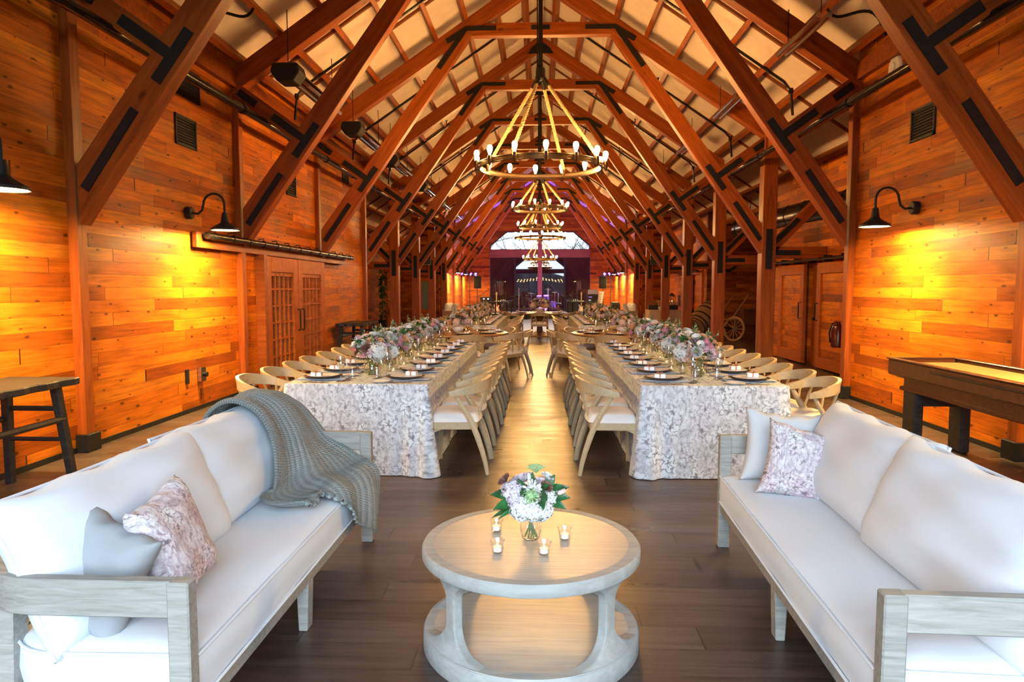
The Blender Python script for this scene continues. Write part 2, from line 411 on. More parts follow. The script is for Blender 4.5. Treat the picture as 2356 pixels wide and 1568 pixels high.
class Kind:
    """first call places the first-built one, later calls copy it with its parts"""
    def __init__(s, maker): s.maker = maker; s.root = None
    def __call__(s, label, loc, rz=0.0, group=None):
        if s.root is None:
            s.root = s.maker()
            o = s.root; o['label'] = label; o.location = loc; o.rotation_euler = (0, 0, rz)
            if group: o['group'] = group
            return o
        return dup(s.root, label, loc, rz, group)
def struct(name, mb, mat, parent=None, **k):
    o = mb.build(name, mat, parent, **k)
    if parent is None: o['kind'] = 'structure'
    return o
ORD = ['first', 'second', 'third', 'fourth', 'fifth', 'sixth', 'seventh', 'eighth', 'ninth', 'tenth', 'eleventh', 'twelfth', 'thirteenth', 'fourteenth', 'fifteenth', 'sixteenth']
def beam(name, poly, y0, y1, ang, mat, parent, bev=0.006):
    """outline in x,z extruded along y, with local x laid along the beam"""
    o = Vector((poly[0][0], 0, poly[0][1]))
    ca, sa = cos(ang), sin(ang)
    loc = [((x - o.x) * ca + (z - o.z) * sa, -(x - o.x) * sa + (z - o.z) * ca) for x, z in poly]
    return MB().prism(loc, y0, y1).build(name, mat, parent, (o.x, 0, o.z), (0, -ang, 0), bev=bev, smooth=False)
def bar(name, p0, p1, w, h, mat, parent=None, bev=0.004):
    """straight bar, local x along it, w across, h upward"""
    p0, p1 = Vector(p0), Vector(p1); d = p1 - p0
    q = d.to_track_quat('X', 'Z')
    o = MB().b2((0, -w / 2, -h / 2), (d.length, w / 2, h / 2)).build(name, mat, parent, p0, (0, 0, 0), bev=bev, smooth=False)
    o.rotation_euler = q.to_euler()
    return o
# ------------------------------------------------------------------ the hall
P = [6.3 + 3.52 * k for k in range(10)]
Y0, Y1 = -1.6, 41.0
SIDE = {-1: 'French-door side', 1: 'shuffleboard side'}
def roofz(x, off=0.0): return 7.68 + off - 0.675 * abs(x)

# ground outside and floor
struct('floor', MB().b2((-6.5, Y0 - 0.2, -0.1), (7.5, Y1 + 0.2, 0.0)), 'floor')
MAT['lawn'] = plain('mown lawn', (0.025, 0.075, 0.018), 0.95, noise=0.4, scale=3)
struct('ground', MB().b2((-90, -130, -0.3), (90, 170, -0.12)), 'lawn')
MAT['hill'] = plain('dark winter treeline', (0.02, 0.028, 0.03), 1.0, noise=0.6, scale=0.6)
hill = MB()
rh = random.Random(3)
hp = [(-88, -0.2)] + [(-88 + 4 * i, 4.6 + 1.2 * sin(i * 0.7) + rh.uniform(-0.7, 0.9)) for i in range(45)] + [(88, -0.2)]
hill.prism(hp, -72, -69)
struct('hill', hill, 'hill', smooth=False)

def ceiling_side(s, name):
    m = MB()
    m.prism([(0, 7.68), (s * 7.5, 7.68 - 0.675 * 7.5), (s * 7.5, 7.78 - 0.675 * 7.5), (0, 7.78)], Y0 - 0.3, Y1 + 0.3)
    c = struct(name, m, 'ceil', smooth=False)
    ang = -s * atan2(0.675, 1.0)
    ys = []
    for k in range(-2, 11):
        a = 6.3 + 3.52 * k
        ys += [a + 1.17, a + 2.34]
    for y in ys:
        if y < Y0 or y > Y1: continue
        x1 = s * 7.3
        poly = [(0, 7.63), (x1, 7.63 - 0.675 * 7.3), (x1, 7.685 - 0.675 * 7.3), (0, 7.685)]
        o = beam('batten', poly if s > 0 else poly, y - 0.026, y + 0.026, ang, 'batten', c, bev=0)
    return c
ceiling_side(-1, 'ceiling_left'); ceiling_side(1, 'ceiling_right')

# purlins running the length of the roof
for s in (-1, 1):
    for i in range(11):
        x = 0.32 + 0.55 * i
        zc = 7.68 - 0.675 * x - 0.06 - 0.085 / cos(0.594)
        y1 = Y1; y0 = Y0
        if x > 4.3:
            y0, y1 = (P[3] - 0.1, P[7]) if s < 0 else (P[1], P[7])
        o = MB().b2((0, -0.036, -0.085), (y1 - y0, 0.036, 0.085)).build('purlin', 'fir', None, (s * x, y0, zc), (0, 0, 0), smooth=False)
        o.rotation_euler = (Matrix.Rotation(s * 0.594, 3, 'Y') @ Matrix.Rotation(pi / 2, 3, 'Z')).to_euler()
        tag(o, '%s roof purlin down from the ridge on the %s' % (ORD[i], SIDE[s]), 'purlin', 'roof purlins')
o = MB().b2((0, -0.06, -0.14), (Y1 - Y0, 0.06, 0.14)).build('ridge_beam', 'fir', None, (0, Y0, 7.50), (0, 0, pi / 2), smooth=False)
tag(o, 'long ridge beam along the peak of the roof', 'beam')

# trusses
def plate(poly, y, parent, name='steel_plate', t=0.012):
    m = MB().prism(poly, y - t, y)
    return m.build(name, 'black', parent, smooth=False)
def strip(p0, p1, w, e=0.0):
    a, b = Vector((p0[0], p0[1])), Vector((p1[0], p1[1])); d = (b - a).normalized(); n = Vector((-d.y, d.x)) * w / 2
    return [tuple(a + n), tuple(b + n), tuple(b - n), tuple(a - n)]
UPRIGHT = Matrix(((0, 1, 0), (0, 0, 1), (1, 0, 0))).to_euler()   # local x up
def truss(k):
    y = P[k]
    nm = ['nearest timber roof truss, its greyish braces framing the sofas', 'timber roof truss beside the two hooded wall lamps', 'timber roof truss just in front of the large rope chandelier hub',
          'timber roof truss at the end of the French-door wall', 'timber roof truss fifth from the sofas', 'timber roof truss sixth from the sofas', 'timber roof truss seventh from the sofas',
          'timber roof truss at the start of the lavender-lit walls', 'second timber roof truss from the glass gable end', 'timber roof truss nearest the glass gable end'][k]
    t = thing('roof_truss', nm, 'truss', (0, y, 0), 0, 'timber roof trusses')
    for s in (-1, 1):
        free = (s < 0 and 3 < k < 8) or (s > 0 and 2 <= k < 8)
        z0 = 2.08 if (s < 0 and k == 2) else 0.0
        w = 0.13 if free else 0.07
        x0, x1 = (4.13, 4.39) if free else (4.215, 4.34)
        o = MB().b2((0, 0, -w), (roofz(4.3, -0.36) - z0, x1 - x0, w)).build('post', 'fir', t, (x0 if s > 0 else -x1, 0, z0), (0, 0, 0), bev=0.008, smooth=False)
        o.rotation_euler = UPRIGHT
        if z0 == 0.0:
            MB().b2((min(s * (x0 - 0.03), s * x1), -w - 0.03, 0), (max(s * (x0 - 0.03), s * x1), w + 0.03, 0.17)).build('post_shoe', 'black', t, bev=0.006, smooth=False)
        a = atan2(1.39, -s)
        br = [(4.18, 2.10), (4.18, 2.64), (1.725, 5.96), (1.42, 6.37), (1.17, 6.37)]
        beam('brace', [(s * p, q) for p, q in br], -0.085, 0.085, a, 'fir', t)
        rf = [(4.32, 4.185), (0, 7.10), (0, 7.43), (4.32, 4.515)]
        beam('rafter', [(s * p, q) for p, q in rf], -0.095, 0.095, atan2(0.675, -s), 'fir', t)
        # steel: strap at the foot of the brace, T at the eave beam, elbow at the collar
        f = -0.087
        plate([(s * p, q) for p, q in strip((4.11, 2.42), (3.62, 3.12), 0.085)], f, t)
        plate([(s * p, q) for p, q in strip((3.42, 3.36), (3.10, 3.80), 0.10)], f, t)
        beam('strut', [(s * p, q) for p, q in strip((3.28, 3.585), (4.22, 4.26), 0.20)], -0.08, 0.08, atan2(0.675, s), 'fir', t)
        plate([(s * p, q) for p, q in strip((3.26, 3.575), (3.72, 3.905), 0.10)], f - 0.001, t)
        plate([(s * p, q) for p, q in strip((3.95, 4.07), (4.19, 4.24), 0.10)], f, t)
        plate([(s * 1.38, 6.36), (s * 0.82, 6.36), (s * 0.82, 6.28), (s * 1.36, 6.28), (s * 1.86, 5.58), (s * 1.93, 5.63), (s * 1.58, 6.12), (s * 1.72, 6.05), (s * 1.76, 6.13)], -0.096, t)
        if free:
            plate([(s * 4.20, 1.88), (s * 4.32, 1.88), (s * 4.32, 2.62), (s * 4.20, 2.62)], -w, t)
            beam('outer_brace', [(s * 4.36, 2.15), (s * 4.36, 2.42), (s * 5.25, 3.35), (s * 5.25, 3.08)], -0.07, 0.07, atan2(1.05, s), 'fir', t)
            plate([(s * p, q) for p, q in strip((4.36, 2.36), (4.80, 2.81), 0.085)], -0.075, t)
            beam('tie_beam', [(s * 4.38, 2.08), (s * 4.38, 2.30), (s * 5.34, 2.30), (s * 5.34, 2.08)], -0.07, 0.07, 0 if s > 0 else pi, 'fir', t)
            plate([(s * 4.34, 2.14), (s * 4.85, 2.14), (s * 4.85, 2.23), (s * 4.34, 2.23)], -0.076, t)
    beam('collar_beam', [(-1.45, 6.19), (-1.45, 6.42), (1.45, 6.42), (1.45, 6.19)], -0.08, 0.08, 0, 'fir', t)
    plate([(-0.17, 6.29), (0.17, 6.29), (0.17, 6.37), (-0.17, 6.37)], -0.082, t)
    plate([(-0.30, 7.0), (0.30, 7.0), (0.22, 7.13), (0, 7.3), (-0.22, 7.13)], -0.097, t)
for k in range(10): truss(k)

# long wall plates over the open aisles, and black pipes behind the braces
for s in (-1, 1):
    ya, yb = (P[3] + 0.1, P[7] - 0.1) if s < 0 else (P[1] + 0.1, P[7] - 0.1)
    o = MB().b2((0, -0.07, -0.11), (yb - ya, 0.07, 0.11)).build('wall_plate', 'fir', None, (s * 4.26, ya, 4.16), (0, 0, pi / 2), smooth=False)
    tag(o, 'long horizontal timber along the tops of the aisle posts on the %s' % SIDE[s], 'beam')
    t = thing('service_pipe', 'black pipe running along above the wall on the %s' % SIDE[s], 'pipe', (0, 0, 0), 0, 'long black pipes')
    MB().tube([(s * 3.84, Y0, 3.83), (s * 3.84, Y1 - 0.1, 3.83)], 0.052, 12).build('pipe', 'pipe', t)
    for y in [2.0 + 1.76 * i for i in range(22)]:
        MB().lathe([(0.062, -0.05), (0.066, 0), (0.062, 0.05)], 12, (0, 0, 0)).build('collar', 'pipe', t, (s * 3.84, y, 3.83), (pi / 2, 0, 0))

# walls
def wall(name, polys, mat):
    m = MB()
    for lo, hi in polys: m.b2(lo, hi)
    return struct(name, m, mat, smooth=False)
zt = roofz(4.3) - 0.02
DY0, DY1, DZ = 10.42, 13.52, 2.02
wall('wall_left', [((-4.5, Y0, 0), (-4.3, DY0, zt)), ((-4.5, DY1, 0), (-4.3, P[3], zt)), ((-4.5, DY0, DZ), (-4.3, DY1, zt)), ((-4.5, P[7], 0), (-4.3, Y1, zt))], 'wall_y')
wall('wall_right', [((4.3, Y0, 0), (4.5, P[1], zt)), ((4.3, P[7], 0), (4.5, Y1, zt))], 'wall_y')
wall('wall_left_aisle', [((-6.5, P[3], 0), (-6.3, P[7], roofz(6.3)))], 'shaded_boards')
def endwall(name, xa, xb, ya, yb):
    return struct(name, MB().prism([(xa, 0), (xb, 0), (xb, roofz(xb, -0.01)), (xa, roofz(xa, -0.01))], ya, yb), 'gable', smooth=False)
endwall('wall_left_aisle_far', -6.3, -4.3, P[7] + 0.02, P[7] + 0.2)
endwall('wall_left_aisle_near', -6.3, -4.5, P[3] - 0.2, P[3])
wall('wall_right_aisle', [((5.35, P[1] + 0.2, 0), (5.55, 13.45, roofz(5.4))), ((5.35, 14.10, 0), (5.55, 16.4, roofz(5.4))), ((5.35, 13.45, 2.0), (5.55, 14.10, roofz(5.4))), ((5.35, 22.8, 0), (5.55, P[7], roofz(5.4)))], 'wall_y')
endwall('wall_right_aisle_near', 4.5, 5.55, P[1], P[1] + 0.2)
endwall('wall_right_aisle_far', 4.3, 5.35, P[7] + 0.02, P[7] + 0.2)
endwall('wall_alcove_back', 5.35, 7.3, 22.6, 22.8)
wall('wall_alcove_side', [((7.3, 16.2, 0), (7.5, 22.8, 2.7))], 'shaded_boards')
endwall('wall_alcove_near', 5.35, 7.3, 16.2, 16.4)
# dark recess behind the half open service door
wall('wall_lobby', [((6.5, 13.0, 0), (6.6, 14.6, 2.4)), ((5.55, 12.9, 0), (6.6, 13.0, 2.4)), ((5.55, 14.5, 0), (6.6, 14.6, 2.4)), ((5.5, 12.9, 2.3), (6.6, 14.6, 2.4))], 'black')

# gable ends
def gable(name, y, d):
    a, b = min(y, y + d), max(y, y + d)
    m = MB()
    for s in (-1, 1):
        m.prism([(s * 4.5, 0), (s * 2.93, 0), (s * 2.93, roofz(2.93)), (s * 4.5, roofz(4.5))], a, b)
    m.prism([(-2.93, 3.32), (2.93, 3.32), (2.93, 3.74), (-2.93, 3.74)], a, b)
    m.prism([(-2.93, 4.02), (-1.96, 4.82), (1.96, 4.82), (2.93, 4.02), (2.93, roofz(2.93)), (0, 7.68), (-2.93, roofz(2.93))], a, b)
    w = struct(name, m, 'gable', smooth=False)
    return w
gable('wall_far', Y1, 0.25); gable('wall_near', Y0 - 0.25, 0.25)
def gable_window(name, y):
    out = [(-2.93, 3.74), (2.93, 3.74), (2.93, 4.02), (1.96, 4.82), (-1.96, 4.82), (-2.93, 4.02)]
    inn = [(-2.87, 3.80), (2.87, 3.80), (2.87, 3.99), (1.93, 4.76), (-1.93, 4.76), (-2.87, 3.99)]
    m = MB()
    for i in range(6):
        j = (i + 1) % 6
        m.prism([out[i], out[j], inn[j], inn[i]], y - 0.06, y + 0.06)
    f = struct(name, m, 'black', smooth=False)
    p = MB().prism(inn, y - 0.004, y + 0.004).build('pane', 'pane', f, smooth=False)
gable_window('window_1', Y1 + 0.1); gable_window('window_2', Y0 - 0.1)
# wooden centre post and header of the far gable, dark glass doors below
struct('trim_1', MB().b2((-0.13, Y1 - 0.16, 0), (0.13, Y1 + 0.02, 4.82)), 'batten', smooth=False)
struct('trim_2', MB().b2((-2.93, Y1 - 0.10, 3.30), (2.93, Y1 + 0.0, 3.76)), 'batten', smooth=False)
m, nt, b = newmat('dark glass')
setp(nt, b, Base_Color=(0.022, 0.012, 0.008), Roughness=0.015, IOR=1.9)
MAT['dark_glass'] = m
for i, (xa, xb) in enumerate(((-2.93, -1.47), (-1.47, -0.0), (0.0, 1.47), (1.47, 2.93))):
    d = struct('door_%d' % (i + 1), MB().b2((xa + 0.05, Y1 + 0.10, 0.06), (xb - 0.05, Y1 + 0.13, 3.26)), 'dark_glass', smooth=False)
    fm = MB().b2((xa, Y1 + 0.07, 0), (xa + 0.05, Y1 + 0.15, 3.32)).b2((xb - 0.05, Y1 + 0.07, 0), (xb, Y1 + 0.15, 3.32)).b2((xa, Y1 + 0.07, 3.26), (xb, Y1 + 0.15, 3.32)).b2((xa, Y1 + 0.07, 0), (xb, Y1 + 0.15, 0.06))
    fm.build('door_frame', 'black', d, smooth=False)
# open glazed entrance behind the viewpoint
fm = MB().b2((-2.93, Y0 - 0.2, 0), (-2.87, Y0, 3.32)).b2((2.87, Y0 - 0.2, 0), (2.93, Y0, 3.32)).b2((-2.93, Y0 - 0.2, 3.26), (2.93, Y0, 3.32)).b2((-1.30, Y0 - 0.2, 0), (-1.24, Y0, 3.3)).b2((1.24, Y0 - 0.2, 0), (1.30, Y0, 3.3))
d = struct('door_5', fm, 'black', smooth=False)
for xa, xb in ((-2.87, -1.30), (1.30, 2.87)):
    MB().b2((xa, Y0 - 0.11, 0.02), (xb, Y0 - 0.10, 3.26)).build('pane', 'pane', d, smooth=False)

# French doors in the left wall and the pale kitchen behind
MAT['tile'] = plain('pale kitchen tile', (0.62, 0.58, 0.52), 0.4, noise=0.1)
wall('wall_kitchen', [((-7.6, 9.6, 0), (-7.5, 14.4, 2.6)), ((-7.6, 9.6, 0), (-4.5, 9.7, 2.6)), ((-7.6, 14.3, 0), (-4.5, 14.4, 2.6)), ((-7.6, 9.6, 2.5), (-4.5, 14.4, 2.6)), ((-7.6, 9.6, -0.1), (-4.5, 14.4, 0.0))], 'tile')
t = thing('kitchen_counter', 'steel kitchen counter seen through the French door panes', 'counter', (-7.12, 12.4, 0))
MB().b2((-0.35, -1.4, 0.86), (0.35, 1.4, 0.92)).build('counter_top', 'chrome', t, bev=0.005)
MB().b2((-0.33, -1.36, 0.0), (0.33, 1.36, 0.86)).build('base', 'black', t)
l = bpy.data.lights.new('kitchen_ceiling_lamp', 'AREA'); l.energy = 45; l.size = 0.6; l.color = (1, 0.75, 0.45)
o = bpy.data.objects.new('kitchen_ceiling_lamp', l); COL.objects.link(o); o.location = (-6.2, 11.6, 2.45)
def french(name, y0, y1, hy):
    """glazed leaf, fifteen over: 5 wide, 6 high"""
    x0, x1 = -4.30, -4.20
    zt_ = 2.02; m = MB()
    st = 0.22
    m.b2((x0, y0, 0.02), (x1, y0 + st, zt_)); m.b2((x0, y1 - st, 0.02), (x1, y1, zt_))
    m.b2((x0, y0 + st, zt_ - 0.24), (x1, y1 - st, zt_)); m.b2((x0, y0 + st, 0.02), (x1, y1 - st, 0.16))
    d = struct(name, m, 'door_wood', smooth=False, bev=0.004)
    ya, yb, za, zb = y0 + st, y1 - st, 0.16, zt_ - 0.24
    g = MB()
    for i in range(1, 5):
        yy = ya + (yb - ya) * i / 5
        g.b2((x0 + 0.02, yy - 0.014, za), (x1 - 0.02, yy + 0.014, zb))
    for j in range(1, 6):
        zz = za + (zb - za) * j / 6
        g.b2((x0 + 0.025, ya, zz - 0.014), (x1 - 0.025, yb, zz + 0.014))
    g.b2((x0 + 0.02, ya, zb - 0.06), (x1 - 0.02, yb, zb))
    g.build('muntins', 'door_wood', d, smooth=False)
    MB().b2((x0 + 0.045, ya, za), (x0 + 0.05, yb, zb)).build('pane', 'pane', d, smooth=False)
    h = MB().tube([(x1 + 0.01, hy, 0.80), (x1 + 0.05, hy, 0.80), (x1 + 0.055, hy, 0.84), (x1 + 0.055, hy, 1.12), (x1 + 0.05, hy, 1.16), (x1 + 0.01, hy, 1.16)], 0.012, 8)
    h.build('door_handle', 'black', d)
french('door_6', DY0 + 0.14, 11.98, 11.90); french('door_7', 12.0, DY1 - 0.04, 12.10)
struct('trim_3', MB().b2((-4.30, DY0 - 0.02, 0), (-4.16, DY0 + 0.10, 2.03)), 'fir', smooth=False)
# header board and pipe track
t = thing('door_track', 'sliding door track of black pipe on a header board above the French doors', 'door track', (0, 0, 0))
o = MB().b2((0, -0.03, -0.10), (15.0 - 8.45, 0.03, 0.10)).build('header_board', 'fir', t, (-4.24, 8.45, 2.13), (0, 0, pi / 2), bev=0.004, smooth=False)
MB().tube([(-4.13, 8.55, 2.18), (-4.13, 15.25, 2.18)], 0.045, 12).build('rail', 'pipe', t)
for i in range(13):
    yy = 8.75 + 0.52 * i
    MB().lathe([(0.05, -0.03), (0.056, 0), (0.05, 0.03)], 12).build('clamp', 'pipe', t, (-4.13, yy, 2.18), (pi / 2, 0, 0))
    MB().tube([(-4.20, yy, 2.25), (-4.12, yy, 2.26), (-4.12, yy, 2.21)], 0.008, 6).build('hook', 'black', t)

# aisle door with a grey pane at the end of the left aisle
d = struct('door_8', MB().b2((-5.40, P[7] - 0.05, 0), (-5.26, P[7] + 0.01, 2.0)).b2((-4.86, P[7] - 0.05, 0), (-4.72, P[7] + 0.01, 2.0)).b2((-5.26, P[7] - 0.05, 1.82), (-4.86, P[7] + 0.01, 2.0)).b2((-5.26, P[7] - 0.05, 0), (-4.86, P[7] + 0.01, 0.58)), 'door_wood', smooth=False)
MAT['frost'] = plain('grey obscured glass', (0.13, 0.19, 0.20), 0.25)
MB().b2((-5.26, P[7] - 0.03, 0.58), (-4.86, P[7] - 0.01, 1.82)).build('pane', 'frost', d, smooth=False)
MB().b2((-5.37, P[7] - 0.09, 0.95), (-5.33, P[7] - 0.05, 1.1)).build('door_handle', 'black', d, smooth=False)

# barn doors in the right aisle
def barn_door(name, y0, y1, hy, xf=5.24):
    m = MB(); st = 0.19; x0, x1 = xf, xf + 0.07
    m.b2((x0, y0, 0.03), (x1, y0 + st, 2.0)); m.b2((x0, y1 - st, 0.03), (x1, y1, 2.0))
    m.b2((x0, y0 + st, 1.80), (x1, y1 - st, 2.0)); m.b2((x0, y0 + st, 0.03), (x1, y1 - st, 0.24))
    d = struct(name, m, 'door_wood', smooth=False, bev=0.004)
    MB().b2((x0 + 0.03, y0 + st, 0.24), (x1, y1 - st, 1.80)).build('plank_panel', 'wall_y', d, smooth=False)
    MB().tube([(x0, hy, 0.92), (x0 - 0.05, hy, 0.92), (x0 - 0.05, hy, 1.24), (x0, hy, 1.24)], 0.012, 8).build('door_handle', 'black', d)
    return d
barn_door('door_9', 14.10, 15.55, 14.2); barn_door('door_10', 12.05, 13.45, 13.36)
d = struct('door_11', MB().b2((5.42, 13.45, 0), (5.47, 13.62, 2.0)).b2((5.42, 13.93, 0), (5.47, 14.1, 2.0)).b2((5.42, 13.62, 0), (5.47, 13.93, 1.0)).b2((5.42, 13.62, 1.88), (5.47, 13.93, 2.0)), 'door_wood', smooth=False)
MB().b2((5.44, 13.62, 1.0), (5.45, 13.93, 1.88)).build('pane', 'dark_glass', d, smooth=False)
MB().ell((5.40, 13.95, 0.92), (0.03, 0.03, 0.03)).build('door_handle', 'black', d)
t = thing('barn_door_track', 'black pipe track above the two barn doors in the aisle', 'door track')
MB().tube([(5.2, 10.6, 2.07), (5.2, 16.3, 2.07)], 0.03, 10).build('rail', 'pipe', t)
for i in range(8): MB().b2((5.2, 10.8 + 0.75 * i - 0.02, 2.02), (5.36, 10.8 + 0.75 * i + 0.02, 2.13)).build('bracket', 'black', t, smooth=False)
d = barn_door('door_12', 24.4, 26.0, 24.5)
d2 = struct('trim_4', MB().b2((5.28, 23.0, 0), (5.36, 23.25, 2.2)).b2((5.28, 23.25, 1.98), (5.36, 24.4, 2.2)), 'door_wood', smooth=False)
t = thing('far_barn_door_track', 'black pipe track above the barn door beyond the barrel', 'door track')
MB().tube([(5.18, 23.2, 2.1), (5.18, 27.2, 2.1)], 0.03, 10).build('rail', 'pipe', t)
MB().b2((5.18, 25, 2.08), (5.36, 25.05, 2.13)).build('bracket', 'black', t, smooth=False)

# eave trim along the ceiling edge
for i, s in enumerate((-1, 1)):
    struct('trim_%d' % (5 + i), MB().b2((s * 4.3, Y0, 4.30), (s * 4.22, P[3] if s < 0 else P[1], 4.52)), 'fir', smooth=False)
    struct('baseboard_%s' % ('left' if s < 0 else 'right'), MB().b2((s * 4.3, Y0, 0), (s * 4.285, DY0 - 0.05 if s < 0 else P[1], 0.05)), 'black', smooth=False)

# vents, outlets, detector
def vent(label, s, y, z, w=0.50, h=0.36):
    t = thing('wall_vent', label, 'vent', (s * 4.3, y, z), 0, 'square black wall vents')
    m = MB()
    for a, b in (((-w / 2, -h / 2), (w / 2, -h / 2 + 0.025)), ((-w / 2, h / 2 - 0.025), (w / 2, h / 2)), ((-w / 2, -h / 2), (-w / 2 + 0.025, h / 2)), ((w / 2 - 0.025, -h / 2), (w / 2, h / 2))):
        m.b2((-s * 0.02, a[0], a[1]), (0, b[0], b[1]))
    m.build('frame', 'black', t, smooth=False)
    g = MB()
    for i in range(9):
        g.box((-s * 0.010, 0, -h / 2 + 0.05 + (h - 0.1) * i / 8), (0.016, w - 0.04, 0.012), (0, s * 0.6, 0))
    g.b2((-s * 0.003, -w / 2, -h / 2), (0, w / 2, h / 2))
    g.build('grille', 'black', t, smooth=False)
vent('black square vent on the wall above the near hooded lamp, French-door side', -1, 8.43, 3.41)
vent('black square vent high on the wall above the shuffleboard table', 1, 8.15, 3.38)
vent('black square vent on the wall above the French doors', -1, 12.0, 3.32, 0.45, 0.42)
vent('black square vent near the eave past the French doors', -1, 15.4, 4.0, 0.5, 0.3)
vent('wide black vent behind the black pipe near the first sofa-side brace', -1, 8.45, 4.0, 0.7, 0.36)
o = MB().b2((-4.3, 8.22, 0.36), (-4.285, 8.30, 0.54)).build('outlet_plate', 'black', None, smooth=False, bev=0.003)
tag(o, 'flat black outlet plate low on the plank wall', 'outlet')
t = thing('outlet_box', 'silver weatherproof outlet box low on the plank wall', 'outlet', (-4.3, 8.58, 0.44))
MB().b2((0, -0.06, -0.09), (0.06, 0.06, 0.09)).build('cover', 'chrome', t, bev=0.008)
MB().lathe([(0.03, 0), (0.03, 0.03)], 12).build('socket', 'black', t, (0.06, 0.03, 0.0), (0, pi / 2, 0))
o = MB().lathe([(0.15, 0), (0.148, 0.015), (0.13, 0.03), (0.06, 0.035), (0.055, 0.05), (0.0001, 0.055)], 28).build('smoke_detector', 'ceramic', None, (4.3, 8.82, 4.19), (0, -pi / 2, 0))
tag(o, 'round white disc detector high on the plank wall', 'detector')
o = MB().b2((4.28, 9.25, 4.03), (4.3, 9.33, 4.17)).build('junction_plate', 'black', None, smooth=False)
tag(o, 'small black junction plate under the eave by the white disc', 'outlet')
o = MB().b2((-4.3, 9.0, 4.03), (-4.28, 9.09, 4.17)).build('junction_plate', 'black', None, smooth=False)
tag(o, 'small black junction plate under the eave beside the French-door wall vent', 'outlet')
# ------------------------------------------------------------------ lamps
def make_chandelier(R, nb, drop, pole):
    """iron ring with bulbs, four ropes up to a hub, a pole to the ridge; origin at the hub's underside"""
    t = thing('chandelier', '', 'chandelier', (0, 0, 0), 0, 'rope and iron ring chandeliers')
    pr = [(R - 0.02, -0.045), (R + 0.01, -0.045), (R + 0.012, -0.035), (R + 0.005, -0.03), (R + 0.005, 0.03), (R + 0.012, 0.035), (R + 0.01, 0.045), (R - 0.02, 0.045), (R - 0.014, 0.03), (R - 0.014, -0.03), (R - 0.02, -0.045)]
    MB().lathe(pr, 72, caps=False).build('ring', 'bronze', t, (0, 0, -drop))
    sx = R / 1.0
    sock = MB().lathe([(0.001, -0.085), (0.012, -0.08), (0.02, -0.06), (0.028, -0.045), (0.026, 0.0), (0.030, 0.01), (0.026, 0.05), (0.0, 0.05)], 12)
    sock.box((-0.02, 0, -0.015), (0.05, 0.02, 0.02))
    sm = sock.mesh('socket', 'bronze')
    bm_ = MB().lathe([(0.013, 0.0), (0.016, 0.02), (0.030, 0.06), (0.037, 0.09), (0.034, 0.115), (0.022, 0.135), (0.0001, 0.142)], 14).mesh('bulb', 'bulb')
    k = 1.15 if R > 0.95 else 0.85
    for i in range(nb):
        a = 2 * pi * (i + 0.5) / nb + 0.08
        p = ((R + 0.055) * cos(a), (R + 0.055) * sin(a), -drop + 0.0)
        o = link('socket', sm, t, p, (0, 0, a)); o.scale = (k, k, k)
        o = link('bulb', bm_, t, (p[0], p[1], p[2] + 0.055), (0, 0, a)); o.scale = (k, k, k)
    MB().lathe([(0.0, 0.16), (0.07, 0.16), (0.075, 0.12), (0.075, 0.03), (0.085, 0.02), (0.085, -0.01), (0.05, -0.03), (0.0, -0.03)], 20).build('hub', 'black', t)
    for i in range(4):
        a = pi / 4 + 0.35 + i * pi / 2
        p0 = Vector((0.07 * cos(a), 0.07 * sin(a), -0.02)); p1 = Vector((R * 0.97 * cos(a), R * 0.97 * sin(a), -drop + 0.10))
        d = (p1 - p0); L = d.length; q = d.to_track_quat('Z', 'Y')
        m = MB()
        for j in range(3):
            pts = []
            n = int(L / 0.012)
            for h in range(n + 1):
                z = 0.12 + (L - 0.12) * h / n; b = 2 * pi * (z / 0.17) + j * 2 * pi / 3
                pts.append((0.014 * cos(b), 0.014 * sin(b), z))
            m.tube(pts, 0.0165, 6)
        o = m.build('rope', 'rope', t, p0, (0, 0, 0)); o.rotation_euler = q.to_euler()
        m = MB().tube([(0, 0, 0), (0, 0, 0.14)], 0.03, 10)
        o = m.build('rope_sleeve', 'black', t, p0); o.rotation_euler = q.to_euler()
        m = MB().tube([p1 + Vector((0, 0, 0.03)), p1, p1 - Vector((0, 0, 0.05)), p1 - Vector((0, 0, 0.10))], [0.012, 0.03, 0.02, 0.012], 8)
        m.build('shackle', 'bronze', t)
    m = MB().b2((-0.035, -0.035, 0.12), (0.035, 0.035, pole)).tube([(-0.05, -0.03, 0.14), (-0.05, -0.03, pole)], 0.012, 6)
    m.build('pole', 'black', t, smooth=False)
    return t
# (y, ring height, ring radius, bulbs, label)
CH = [(11.5, 3.49, 1.0, 14, 'largest iron ring chandelier on four ropes, hanging nearest the sofas'),
      (18.4, 3.58, 0.68, 12, 'second rope chandelier from the sofas, just below the nearest ring'),
      (24.0, 3.60, 0.72, 12, 'third rope chandelier, hanging right above the gable window top'),
      (29.9, 3.66, 1.02, 14, 'wide ring chandelier hanging in front of the gable window'),
      (34.0, 2.92, 0.78, 12, 'lowest rope chandelier, over the stage below the gable window')]
for y, z, R, nb, lab in CH:
    drop = {0: 1.40, 1: 0.82, 2: 0.95, 3: 1.35, 4: 0.98}[[c[0] for c in CH].index(y)]
    t = make_chandelier(R, nb, drop, 7.42 - z - drop)
    t['label'] = lab; t.location = (0, y, z + drop)

